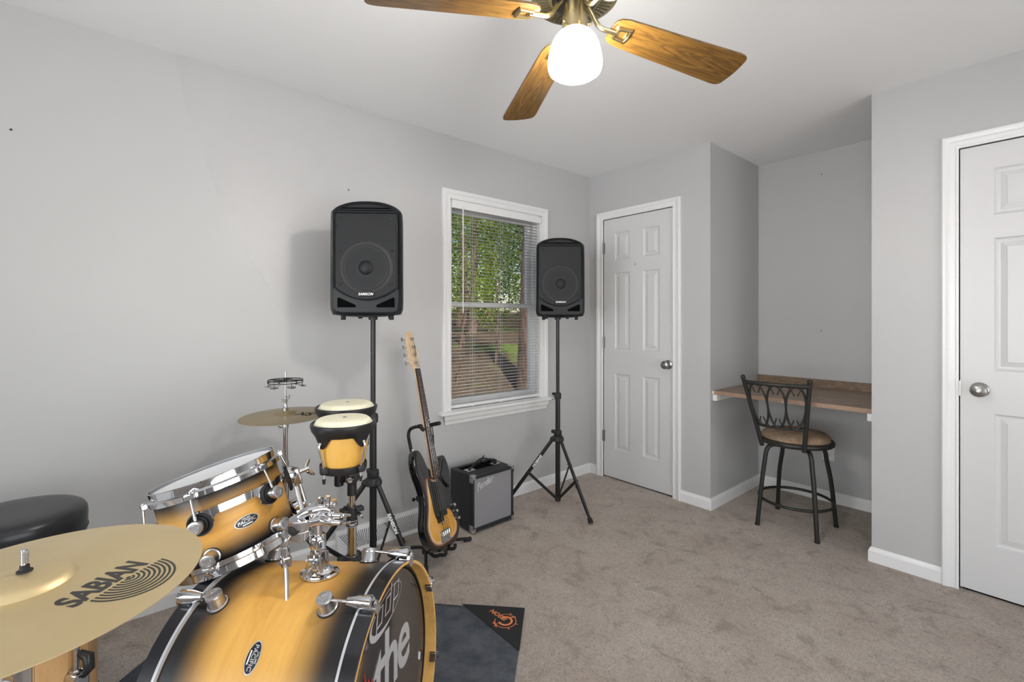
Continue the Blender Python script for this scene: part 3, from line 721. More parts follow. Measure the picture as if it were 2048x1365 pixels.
pgly(-.044, .166, .040); pgly(.008, .171, .040, True); pgly(.062, .176, .040)
b.build('maker_mark', parent=fh)
M_redp = mat('red_print', (.62, .02, .015), .5)
b = MB().m(M_redp)
rp = [(-.150, .030), (-.142, .070), (-.134, .055), (-.126, .122), (-.118, .075), (-.108, .098), (-.104, .070), (-.092, .085), (-.085, .030)]
vs = [b.v((x + .012, y - .006, -.0352)) for x, y in rp]; cv = b.v((-.10, .03, -.0352))
for i in range(len(vs) - 1): b.f([vs[i], vs[i + 1], cv], False)
b.build('red_splash_print', parent=fh)
# lugs, rods, claws
def copies(ob, parent, angs):
    out = []
    for i, a in enumerate(angs):
        o = ob if i == 0 else dup(ob, parent)
        o.matrix_local = Matrix.Rotation(R_(a), 4, 'Z'); out.append(o)
    return out
def turret(R0, z, r_, h_, cap, name, parent, gasket=M_rubber, body=M_chrome):
    b = MB().m(gasket); b.lathe([(r_ * 1.32, -.004), (r_ * 1.32, .0015), (r_ * 1.2, .003)], (R0, 0, z), (1, 0, 0), 32, capb=True)
    b.m(body); b.lathe([(r_ * 1.24, .002), (r_ * 1.24, .0042), (r_ * 1.08, .0055), (r_ * 1.0, h_ * .5), (r_ * .93, h_ - .010), (cap * .98, h_ - .009), (cap * 1.0, h_ - .002), (cap * .94, h_), (cap * .66, h_ + .0006), (cap * .64, h_ - .0012), (cap * .50, h_ - .0012), (cap * .48, h_ + .0006), (cap * .36, h_ + .0006), (cap * .34, h_ - .0004), (0, h_ - .0004)], (R0, 0, z), (1, 0, 0), 36)
    return b.build(name, parent=parent)
A8 = [22.5 + 45 * k for k in range(8)]
l1 = turret(.280, -.122, .0190, .036, .0195, 'lug', bd, body=M_chrome2); copies(l1, bd, A8)
l2 = turret(.280, -.413, .0190, .036, .0195, 'lug', bd, body=M_chrome2); copies(l2, bd, A8)
def rodclaw(s_, zl, ze):
    # from lug at zl to hoop end ze
    R1 = .308
    b = MB().m(M_chrome); b.cyl((R1, 0, zl + s_ * .012), (R1 - .004, 0, ze - s_ * .055), .0035, n=12); r = b.build('tension_rod', parent=bd); copies(r, bd, A8)
    b = MB().m(M_chrome); d = Vector((-.004 / .07, 0, s_)).normalized(); p = Vector((R1 - .003, 0, ze - s_ * .068))
    b.lathe([(.004, 0), (.0085, .002), (.0145, .030), (.0165, .054), (.0165, .062), (.013, .064), (.011, .060), (0, .060)], p, d, 28, scal=(1, 1.15))
    b.cyl(p + d * .06, p + d * .074, .0055, n=8); b.cyl(p + d * .07, p + d * .072, .009, n=6)
    b.box((R1 - .027, -.012, ze - s_ * .03), (R1 - .009, .012, ze + s_ * .004), .002)
    b.box((R1 - .034, -.011, ze + s_ * .0002), (R1 - .012, .011, ze + s_ * .005), .0015)
    b.box((R1 - .036, -.011, ze - s_ * .014), (R1 - .031, .011, ze + s_ * .005), .0015)
    b.m(M_rubber).box((R1 - .0305, -.013, ze - s_ * .016), (R1 - .0285, .013, ze + s_ * .0005))
    c = b.build('claw_hook', parent=bd); copies(c, bd, A8)
rodclaw(1, -.122, 0); rodclaw(-1, -.413, -BL)
def badge(parent, R0, ang, z, hw_, hh_):
    'oval plate wrapped on a shell: long axis round the shell'
    def wrap(u, v_, d): a = u / R0; return Vector(((R0 + d) * math.cos(a), (R0 + d) * math.sin(a), v_))
    def ell(b, k, d, n_=40): return [b.v(wrap(hw_ * k * math.cos(2 * PI * i / n_), hh_ * k * math.sin(2 * PI * i / n_), d)) for i in range(n_)]
    M = Matrix.Translation((0, 0, z)) @ Matrix.Rotation(R_(ang), 4, 'Z')
    b = MB().m(M_silver); r0, r1, r2 = ell(b, 1, .0002), ell(b, .98, .0016), ell(b, .90, .0016); b.skin([r0, r1, r2]); 
    b.m(M_black); r3 = ell(b, .90, .0012); r4 = ell(b, .45, .0012); b.skin([r3, r4]); b.f(r4, False)
    o = b.build('badge', parent=parent); o.matrix_local = M
    def wt(co): return wrap(co.x, co.y, .0014 + co.z)
    text_obj('badge_lettering', text_mesh('PACIFIC', hh_ * .85, .0002, .1, 1.0, .0002), M_silver, o, None, wt)
    b = MB().m(M_white)
    for x0_, x1_, y0_, y1_ in ((-.4, .4, -.62, -.42),):
        vs = [b.v(wrap(x * hw_, y * hh_, .0018)) for x, y in ((x0_, y0_), (x1_, y0_), (x1_, y1_), (x0_, y1_))]; b.f(vs, False)
    b.build('serial_plate', parent=o)
    text_obj('badge_lettering', text_mesh('DRUMS', hh_ * .42, .0002, .1, 1.0, .0001), M_silver, o, Matrix.Translation((0, hh_ * .56, 0)), wt)
badge(bd, .280, 134.6, -.253, .033, .0165)
# spurs
for s_, a in ((1, -32), (-1, 212)):
    b = MB().m(M_chrome); p = Vector((.28 * math.cos(R_(a)), .28 * math.sin(R_(a)), -.09)); nrm = p.xy.normalized().to_3d()
    b.T = Matrix.Identity(4); b.lathe([(.026, 0), (.026, .006), (.018, .022), (0, .024)], p, nrm, 24)
    b.build('spur_bracket', parent=bd)
    Mi = BD.inverted(); pw = BD @ (p + nrm * .012); gnd = Vector((pw.x, pw.y, .028)) + bn * .09 + (BD.to_3x3() @ Vector((s_ * .07, 0, 0))); gnd.z = .03
    q = Mi @ gnd; b = MB().m(M_chrome); b.cyl(p + nrm * .012, q, .006, n=12); b.build('spur', parent=bd)
    d = (q - p).normalized(); MB().m(M_rubber).cyl(q - d * .02, q + d * .008, .012, .009).build('rubber_foot', parent=bd)
# mounting plate on top
b = MB().m(M_chrome); zc = -.206
def saddle(b, k, d):
    o = []
    for i in range(48):
        a = 2 * PI * i / 48; u, v_ = .036 * k * math.cos(a), .052 * k * math.sin(a); o.append(b.v((.2815 * math.sin(u / .2815) , (.2815 + d) * math.cos(u / .2815), zc + v_)))
    return o
rgs = [saddle(b, 1.0, .0), saddle(b, 1.02, .005), saddle(b, .97, .0085), saddle(b, .74, .009), saddle(b, .70, .012), saddle(b, .58, .018), saddle(b, .5, .020)]
b.skin(rgs, True, False, True); b.build('mount_plate', parent=bd)
b = MB().m(M_chrome); b.cyl((0, .297, zc), (0, .345, zc), .0205, n=32, bev=.002)
for a in (20, 140, 260): b.cyl((.024 * math.cos(R_(a)), .297, zc + .024 * math.sin(R_(a))), (.024 * math.cos(R_(a)), .33, zc + .024 * math.sin(R_(a))), .006, n=12)
b.box((-.03, .305, zc - .016), (.0, .335, zc + .016), .003)
b.build('mount_receiver', parent=bd)
def wing(b, c, d, up, s_=1.0):
    'wing nut: hub along d, wings along up'
    c = Vector(c); d = Vector(d).normalized(); up = (Vector(up) - d * Vector(up).dot(d)).normalized(); si = d.cross(up)
    b.cyl(c, c + d * .014 * s_, .0065 * s_, n=16)
    for k in (-1, 1): b.tube([c + d * .006 * s_, c + d * .010 * s_ + up * k * .010 * s_, c + d * .018 * s_ + up * k * .020 * s_, c + d * .022 * s_ + up * k * .025 * s_], .0045 * s_, 8, rads=[.005 * s_, .0055 * s_, .005 * s_, .003 * s_])
b = MB().m(M_chrome); wing(b, (-.028, .32, zc + .0), (-.9, .0, -.45), (0, 1, .6), 1.05); b.build('wing_bolt', parent=bd)

# ================================================================== TOM HOLDER (pipe with clamps and arms)
Pb = BD @ Vector((0, .31, zc)); ty = (BD.to_3x3() @ Vector((0, 1, 0)))
Pt = Pb + ty * .155
th = thing('tom_holder', 'chrome tom holder post with clamps and arms on top of the bass drum', 'drum hardware', Pb)
L0 = lambda v: Vector(v) - Pb
b = MB().m(M_chrome); b.cyl(L0(Pb), L0(Pt), .0127, n=32); b.build('post', parent=th)
b = MB().m(M_chrome); b.lathe([(.013, 0), (.019, .001), (.021, .006), (.021, .030), (.019, .034), (.013, .035)], L0(Pb + ty * .040), ty, 36); b.box(L0(Pb + ty * .044) + Vector((.012, -.008, 0)), L0(Pb + ty * .044) + Vector((.030, .008, .024)), .002); b.build('memory_lock', parent=th)
tH = 1.215
b = MB().m(M_chrome); c0 = L0(at(tH, 602, 1056)); b.cyl(c0 + Vector((0, 0, .003)), c0 + Vector((0, 0, .026)), .031, n=36, bev=.003); b.cyl(c0 - Vector((0, 0, .026)), c0 - Vector((0, 0, .001)), .029, n=36, bev=.003); b.cyl(c0 - Vector((0, 0, .002)), c0 + Vector((0, 0, .005)), .026, n=24)
b.build('ball_clamp', parent=th)
b = MB().m(M_rubber); c1 = L0(at(tH - .02, 589, 1060)); b.sphere(c1, .0155, n=12); b.build('rubber_ball', parent=th)
b = MB().m(M_chrome); q = L0(Pt)
b.lathe([(.014, -.034), (.022, -.032), (.023, -.004), (.018, .0), (.0, .001)], q, ty, 36); b.box(q + Vector((-.02, -.022, -.040)), q + Vector((.022, .020, -.014)), .005)
b.tube(spline([L0(at(tH, 600, 1033)), L0(at(tH, 622, 1022)), L0(at(tH + .02, 650, 1018)), L0(at(tH + .03, 664, 1026))], 5), .0115, 12)
b.tube([L0(at(tH, 612, 1048)), L0(at(tH, 640, 1040)), L0(at(tH + .02, 660, 1044))], .014, 12)
b.build('pipe_clamp', parent=th)
for i, (u, v_, u2, v2) in enumerate(((641, 1012, 641, 996), (654, 1012, 655, 993), (667, 1012, 668, 1000))):
    b = MB().m(M_chrome); b.cyl(L0(at(tH + .02, u, v_)), L0(at(tH + .02, u2, v2)), .0075, n=6); b.cyl(L0(at(tH + .02, u, v_)), L0(at(tH + .02, u, v_ - 5)), .0095, n=16); b.build('key_bolt', parent=th)
for u, v_, e in ((664, 1030, 1032), (660, 1044, 1046)):
    b = MB().m(M_chrome); A_ = L0(at(tH + .02, u, v_)); B_ = L0(at(tH + .01, 682, v_ + 2)); b.cyl(A_, B_, .010, .007, n=16); b.tube([B_, L0(at(tH, 690, v_ + 2)), L0(at(tH - .01, 700, v_ + 1))], .0055, 8, rads=[.006, .0055, .003]); b.sphere(A_, .0125, n=10); b.build('wing_nut', parent=th)
# arm hanging free with a memory lock
b = MB().m(M_chrome); b.tube(spline([L0(at(1.195, 588, 1061)), L0(at(1.19, 580, 1072)), L0(at(1.185, 573, 1083)), L0(at(1.185, 571, 1096)), L0(at(1.185, 571, 1115))], 6), .0062, 14); b.build('bent_arm', parent=th)
b = MB().m(M_chrome2); b.tube([L0(at(1.185, 571, 1118)), L0(at(1.165, 573, 1165)), L0(at(1.15, 574, 1206))], .0055, 8, ry=.0058); b.build('arm_bar', parent=th)
b = MB().m(M_chrome); c2 = L0(at(1.185, 572, 1122)); b.box(c2 - Vector((.013, .011, .015)), c2 + Vector((.013, .011, .012)), .003); b.cyl(c2 + Vector((0, -.011, 0)), c2 + Vector((.004, -.016, 0)), .006, n=6); b.cyl(c2 + Vector((0, 0, .012)), c2 + Vector((0, 0, .034)), .0095, n=20); b.box(c2 + Vector((-.020, -.006, -.004)), c2 + Vector((-.012, .006, .008)), .002); b.build('memory_lock', parent=th)
# arm up to the tom
b = MB().m(M_chrome); b.tube([L0(at(1.23, 608, 1040)), L0(at(1.25, 602, 1010)), L0(at(1.27, 593, 975))], .0062, 12)
b.build('tom_arm', parent=th)

# ================================================================== RACK TOM
tn = Vector((-.1787, -.2265, .9575)).normalized(); TD = basis(tn); TD.translation = Vector((.9392, -2.7976, .8247)); TL = .250; TA = 10.7
tm = thing('rack_tom', 'maple sunburst tom drum with chrome hoops tilted above the bass drum', 'tom drum', TD.translation, TD.to_3x3())
M_tshell = burst_mat('tom_shell', -.028, -TL + .028, .010, .078)
b = MB().m(M_tshell); b.lathe([(.153, -.018), (.155, -.022), (.155, -TL + .022), (.153, -TL + .018), (.148, -TL + .018), (.148, -.018)], n=96, closed=True); b.build('shell', parent=tm)
def rim(name, zs, s_):
    pr = [(.1555, 0), (.1590, .0008), (.1605, -.001), (.1600, -.004), (.1590, -.019), (.1610, -.0215), (.1655, -.0225), (.1670, -.024), (.1672, -.037), (.1660, -.0375), (.1655, -.026), (.1600, -.024), (.1570, -.0225), (.1572, -.003)]
    b = MB().m(M_chrome); b.lathe([(r_, zs + s_ * z) for r_, z in pr], n=96, closed=True)
    for a in range(6):
        b.T = Matrix.Rotation(R_(TA + 60 * a), 4, 'Z'); z0, z1 = sorted((zs - s_ * .020, zs - s_ * .036)); b.box((.163, -.013, z0), (.180, .013, z1), .003)
    return b.build(name, parent=tm)
rim('top_rim', 0, 1); rim('bottom_rim', -TL, -1)
b = MB().m(M_head); b.lathe([(.0, -.009), (.148, -.009), (.151, -.008), (.155, -.012), (.156, -.018)], n=80); b.build('drum_head', parent=tm)
b = MB().m(M_head); b.lathe([(.0, -TL + .009), (.148, -TL + .009), (.156, -TL + .018)], n=80); b.build('bottom_head', parent=tm)
A6 = [TA + 60 * k for k in range(6)]
l = turret(.155, -.104, .0165, .046, .0178, 'lug', tm, body=M_chrome2); copies(l, tm, A6)
l = turret(.155, -.196, .0165, .036, .0178, 'lug', tm, body=M_chrome2); copies(l, tm, A6)
for z0, z1, e in ((-.092, -.030, 1), (-.206, -TL + .03, -1)):
    b = MB().m(M_chrome); b.cyl((.185, 0, z0), (.174, 0, z1), .0030, n=10); b.cyl((.1735, 0, z1 - e * .002), (.173, 0, z1 + e * .012), .0052, n=10); b.cyl((.183, 0, z0 + e * .002), (.181, 0, z0 + e * .014), .0045, n=10)
    copies(b.build('tension_rod', parent=tm), tm, A6)
badge(tm, .155, 45.5, -.146, .031, .0150)
# suspension band with rubber rings
b = MB().m(M_chrome); N_ = 60; top, bot = [], []
def band_pt(deg, z, d=.0): return b.v(((.166 + d) * math.cos(R_(deg)), (.166 + d) * math.sin(R_(deg)), z))
for i in range(N_ + 1):
    deg = TA + (125 - TA) * i / N_; k = min(abs(deg - TA), abs(deg - TA - 60), abs(deg - 120) * .8); f = max(0, 1 - (k / 13) ** 2)
    zc_ = -.083 - .006 * f; hh = .010 + .016 * f
    top.append((deg, zc_ + .010 + .004 * f)); bot.append((deg, zc_ - .010 - .028 * f))
rr_ = [[band_pt(d_, z) for d_, z in top], [band_pt(d_, z) for d_, z in bot], [band_pt(d_, z, .003) for d_, z in bot], [band_pt(d_, z, .003) for d_, z in top]]
b.skin(rr_ + [rr_[0]], False); b.build('suspension_band', parent=tm)
for a in (TA, TA + 60):
    b = MB().m(M_rubber); b.T = Matrix.Rotation(R_(a), 4, 'Z')
    b.lathe([(.0, .004), (.029, .004), (.029, .012), (.026, .0155), (.0235, .014), (.022, .010), (.021, .016), (.019, .0175), (.0175, .015), (.0, .013)], (.160, 0, -.104), (1, 0, 0), 40)
    b.build('rubber_ring', parent=tm)
    b = MB().m(M_chrome); b.T = Matrix.Rotation(R_(a), 4, 'Z'); b.lathe([(.0, .002), (.0315, .002), (.0325, .0045), (.0315, .007), (.0, .007)], (.160, 0, -.104), (1, 0, 0), 40); b.build('ring_cup', parent=tm)
b = MB().m(M_rubber); b.T = Matrix.Rotation(R_(117), 4, 'Z'); b.lathe([(.034, 0), (.034, .008), (.026, .012), (.0, .012)], (.166, 0, -.105), (1, 0, 0), 32, scal=(.75, 1.15)); b.build('rubber_pad', parent=tm)
b = MB().m(M_chrome); b.T = Matrix.Rotation(R_(117), 4, 'Z'); b.lathe([(.026, .010), (.024, .022), (.016, .032), (.012, .040), (0, .042)], (.166, 0, -.098), (1, 0, 0), 28, scal=(.75, 1.1))
b.box((.182, -.013, -.135), (.206, .013, -.085), .004); b.build('mounting_bracket', parent=tm)
b = MB().m(M_chrome); b.T = Matrix.Rotation(R_(117), 4, 'Z'); b.cyl((.20, 0, -.098), (.222, 0, -.098), .007, n=14); wing(b, (.218, 0, -.098), (1, 0, 0), (0, .5, 1), 1.1); b.build('wing_nut', parent=tm)
b = MB().m(M_chrome); b.T = Matrix.Rotation(R_(117), 4, 'Z'); b.cyl((.196, -.004, -.09), (.196, -.004, -.19), .0062, n=14); b.build('mounting_rod', parent=tm)
b = MB().m(M_chrome); b.T = Matrix.Rotation(R_(121), 4, 'Z'); b.cyl((.160, 0, -.195), (.192, 0, -.195), .016, n=24, bev=.002); b.cyl((.186, 0, -.195), (.196, 0, -.195), .018, n=24, bev=.002); b.build('shell_bracket', parent=tm)
tm.scale = (1.014, 1.014, 1.0)

# ================================================================== CYMBALS
def cymbal_mat(name, a, c, rough, metal=.75):
    m = mat(name, a, rough, metal); N, L, b = nodes(m)
    tc = N.new('ShaderNodeTexCoord'); sp = N.new('ShaderNodeSeparateXYZ'); L.new(tc.outputs['Object'], sp.inputs[0])
    r2 = math_n(m, 'SQRT', math_n(m, 'ADD', math_n(m, 'MULTIPLY', sp.outputs[0], sp.outputs[0]), math_n(m, 'MULTIPLY', sp.outputs[1], sp.outputs[1])))
    cb = N.new('ShaderNodeCombineXYZ'); L.new(r2, cb.inputs[0]); n = N.new('ShaderNodeTexNoise'); n.inputs['Scale'].default_value = 420; n.inputs['Detail'].default_value = 2; L.new(cb.outputs[0], n.inputs['Vector'])
    g = tex_noise(m, 6, 5, .6); r = ramp(m, g.outputs[0], [(.3, a), (.7, c)]); L.new(r.outputs[0], b.inputs[0]); bump(m, n.outputs[0], .35, .0005)
    b.inputs['Anisotropic'].default_value = .3
    return m
M_cym = cymbal_mat('cymbal_bronze', (.64, .50, .27), (.72, .58, .34), .42, .7); M_cym2 = cymbal_mat('hat_bronze', (.34, .265, .15), (.44, .35, .21), .36, .8)
def cymbal(name, label, R, loc, nrm, m, bell=.055, dome=.016, rise=.012):
    B = basis(nrm); t = thing(name, label, 'cymbal', loc, B.to_3x3())
    def zz(r_):
        if r_ < bell: return rise + dome * math.sqrt(max(0, 1 - (r_ / bell) ** 2)) * 1.0
        return rise * (1 - ((r_ - bell) / (R - bell)) ** 1.5)
    rs = [.006] + [bell * k for k in (.25, .45, .65, .8, .92, 1.0)] + [bell + (R - bell) * k for k in (.05, .12, .25, .4, .55, .7, .85, .95, 1)]
    pr = [(r_, zz(r_)) for r_ in rs]; pr2 = [(r_, z - .0011) for r_, z in reversed(pr)]
    b = MB().m(m); b.lathe(pr + pr2, n=144, closed=True); o = b.build('bronze_disc', parent=t)
    return t, o, zz
cr, cro, zc_ = cymbal('crash_cymbal', 'large golden cymbal with printed lettering filling the bottom left foreground', .203, (1.629, -3.119, .889), (.005, -.03, 1), M_cym)
cinv = cr.matrix_world.inverted() if False else (Matrix.Translation(Vector((1.629, -3.119, .889))) @ basis(Vector((.005, -.03, 1))).to_3x3().to_4x4()).inverted()
M_ink = mat('cymbal_ink', (.035, .033, .030), .5)
def on_cym(px, py):
    o = cinv @ CAM; d = cinv.to_3x3() @ (at(1, px, py) - CAM); z = .004
    for _ in range(6):
        k = (z - o.z) / d.z; p = o + d * k; z = zc_(p.xy.length)
    return Vector((p.x, p.y, z))
A_, B_ = on_cym(150, 1217), on_cym(299, 1128)      # baseline ends of the word
ux = (B_ - A_).xy.to_3d().normalized(); uy = Vector((-ux.y, ux.x, 0)); wl = (B_ - A_).xy.length
if uy.dot((on_cym(100, 1190) - on_cym(128, 1213)).xy.to_3d()) < 0: uy = -uy
me = text_mesh('SABIAN', .046, .00008, 0, 1, .0016)
xs_ = [v.co.x for v in me.vertices]; x0_, x1_ = min(xs_), max(xs_)
ys_ = [v.co.y for v in me.vertices]; h0_ = min(ys_)
def curve_word(co):
    u = (co.x - x0_) / (x1_ - x0_); p = Vector((A_.x, A_.y, 0)) + ux * wl * u + uy * (co.y - h0_) * 1.0
    return Vector((p.x, p.y, zc_(p.xy.length) + .0003 + max(co.z, 0)))
text_obj('cymbal_lettering', me, M_ink, cro, None, curve_word)
cc = on_cym(257, 1156); cc.z = 0; ro_ = (on_cym(188, 1203) - cc).xy.length
b = MB().m(M_ink)
for k in range(9):
    r_ = ro_ * (.11 + .89 * k / 8); n_ = 40; pts_ = []
    for i in range(n_ + 1):
        a = PI + PI * i / n_; q_ = cc + ux * r_ * math.cos(a) + uy * r_ * math.sin(a); pts_.append(q_)
    prev = None
    for i, q_ in enumerate(pts_):
        dirv = (q_ - cc).normalized(); ww = .0014
        pa, pb = q_ + dirv * ww, q_ - dirv * ww
        cur = (b.v((pa.x, pa.y, zc_(pa.xy.length) + .0003)), b.v((pb.x, pb.y, zc_(pb.xy.length) + .0003)))
        if prev: b.f([prev[0], cur[0], cur[1], prev[1]], False)
        prev = cur
q_ = cc; vs = [b.v((q_.x + .003 * math.cos(2 * PI * i / 16), q_.y + .003 * math.sin(2 * PI * i / 16), zc_(q_.length) + .0003)) for i in range(16)]; b.f(vs, False)
b.build('arc_print', parent=cro)
def tripod(t, c, hub, rf, azs, m, r_=.008, strap=True, fr=.0):
    for a in azs:
        d = Vector((math.cos(R_(a)), math.sin(R_(a)), 0)); p = Vector((0, 0, hub)) + d * .02; q = d * rf + Vector((0, 0, .014)); b = MB().m(m)
        si = d.cross(Vector((0, 0, 1)))
        if strap:
            for k in (-1, 1):
                b.tube([p + si * k * .013, p + (q - p) * .92 + si * k * .013, q + si * k * .006], .0025, 6, ry=.009)
        else: b.tube([p, q], r_, 10)
        lg = b.build('leg', parent=t); MB().m(M_rubber).sphere(q + Vector((0, 0, .002)), .015, n=8).build('rubber_foot', parent=lg)
        MB().m(m).tube([Vector((0, 0, hub * .30)) + d * .02, p + (q - p) * .5], .0022, 6, ry=.007).build('brace', parent=t)
cs = thing('cymbal_stand', 'cymbal stand whose chrome stud and black sleeve poke through the large golden cymbal', 'cymbal stand', (1.629, -3.119, 0))
MB().m(M_chrome).cyl((0, 0, .06), (0, 0, .62), .0127).build('lower_tube', parent=cs); MB().m(M_chrome).cyl((0, 0, .60), (0, 0, .87), .0095).build('upper_tube', parent=cs)
MB().m(M_blackm).cyl((0, 0, .60), (0, 0, .635), .02, bev=.003).build('height_collar', parent=cs)
tp = Vector((-.001, -.001, .913))
MB().m(M_chrome2).cyl((0, 0, .87), (0, 0, .892), .017).build('cymbal_seat', parent=cs)
MB().m(M_chrome2).cyl((0, 0, .89), tp + Vector((0, 0, .034)), .0035, n=14).build('stud', parent=cs)
b = MB().m(M_rubber); b.lathe([(.0, 0), (.0085, 0), (.0085, .003), (.0055, .004), (.0050, .010), (.0036, .010)], (0, 0, .9158)); b.build('sleeve', parent=cs)
b = MB().m(M_chrome2)
for k in range(9): b.torus((0, 0, .930 + k * .0018), (0, 0, 1), .0036, .0007, 14, 6)
b.build('stud_thread', parent=cs)
tripod(cs, None, .40, .24, (200, 320, 80), M_chrome)

# hi-hat stand with one cymbal and a jingle ring
HC = Vector((.399, -2.46, 0)); hn = Vector((.012, -.030, 1)).normalized()
hh, hho, hz = cymbal('hi_hat_cymbal', 'dull bronze cymbal on the chrome stand behind the tom', .178, (HC.x, HC.y, .853), hn, M_cym2, .045, .012, .010)
me = text_mesh('XS', .055, .0001, .3, 1, .002)
Mx = Matrix.Translation((0, 0, 0)) @ Matrix.Rotation(R_(33), 4, 'Z')
def hfn(co):
    Bh = basis(hn).to_3x3().inverted(); wd = Bh @ (RT * (.085 + co.x) + FW * (-.015 + co.y * 1.2)); return Vector((wd.x, wd.y, hz(wd.xy.length) + .0004))
text_obj('cymbal_lettering', me, M_ink, hho, None, hfn)
hs = thing('hi_hat_stand', 'chrome hi-hat stand rising behind the tom by the grey wall', 'cymbal stand', HC)
MB().m(M_chrome).cyl((0, 0, .10), (0, 0, .66), .0135).build('lower_tube', parent=hs)
MB().m(M_chrome).cyl((0, 0, .60), (0, 0, .815), .0100).build('upper_tube', parent=hs)
b = MB().m(M_chrome2); b.lathe([(.0, 0), (.012, 0), (.013, .022), (.010, .028)], (0, 0, .800)); b.tube([(-.012, -.012, .80), (-.024, -.022, .806), (-.020, -.02, .79)], .0025, 6); b.build('tilter', parent=hs)
b = MB().m(M_blackm); b.lathe([(.0, 0), (.014, 0), (.024, .008), (.026, .014), (.0, .016)], (0, 0, .826)); b.build('cymbal_seat', parent=hs)
MB().m(M_chrome2).cyl((0, 0, .84), (0, 0, 1.040), .0033, n=12).build('pull_rod', parent=hs)
b = MB().m(M_chrome2); b.lathe([(.0, 0), (.0115, .0), (.012, .014), (.008, .018), (.0065, .036), (.008, .040), (.0075, .060), (.0035, .064)], (0, 0, .872), n=20); b.tube([(.0, 0, .92), (.010, .010, .926), (.014, .012, .940)], .003, 8); b.tube([(.0, 0, .916), (-.009, -.010, .914), (-.012, -.012, .924)], .003, 8); b.build('clutch', parent=hs)
MB().m(M_chrome).cyl((0, 0, .02), (0, 0, .12), .018).build('base_block', parent=hs)
tripod(hs, None, .42, .27, (75, 195, 315), M_chrome2)
b = MB().m(M_chrome2); P0 = Vector((-.0, -.03, .02)); b.T = Matrix.Rotation(R_(-50), 4, 'Z'); b.box((-.04, -.33, .02), (.04, -.08, .032), .004); b.build('pedal', parent=hs)
jr = thing('jingle_ring', 'small black ring with round metal jingles atop the hi-hat stand', 'tambourine', HC + Vector((0, 0, 1.000)))
b = MB().m(M_black)
b.torus((0, 0, .004), (0, 0, 1), .068, .0022, 48, 8); b.torus((0, 0, -.006), (0, 0, 1), .068, .0018, 48, 8)
for k in range(6):
    a = PI / 3 * k + .4; b.cyl((.068 * math.cos(a), .068 * math.sin(a), -.006), (.068 * math.cos(a), .068 * math.sin(a), .005), .002, n=6)
b.build('ring_frame', parent=jr)
b = MB().m(M_black); b.cyl((0, 0, -.004), (0, 0, .014), .0085, bev=.001); ar = MB().m(M_black)
for k in (0, 1): ar.cyl((-.068 * math.cos(.9 + k * PI / 2), -.068 * math.sin(.9 + k * PI / 2), .004), (.068 * math.cos(.9 + k * PI / 2), .068 * math.sin(.9 + k * PI / 2), .004), .0022, n=8)
b.build('centre_clamp', parent=jr); ar.build('cross_bar', parent=jr)
for k in range(6):
    a = PI / 3 * k + .1; c = Vector((.066 * math.cos(a), .066 * math.sin(a), 0))
    b = MB().m(M_chrome2)
    for z in (-.018, -.022): b.lathe([(.0015, .0012), (.006, .0012), (.008, 0), (.0175, -.0006), (.0175, -.001), (.008, -.0005), (.0015, .0008)], c + Vector((0, 0, z)), (.08 * math.cos(a), .08 * math.sin(a), 1), 24, closed=True)
    j = b.build('jingle', parent=jr); MB().m(M_black).cyl(c + Vector((0, 0, -.028)), c + Vector((0, 0, -.002)), .0014, n=6).build('pin', parent=j)

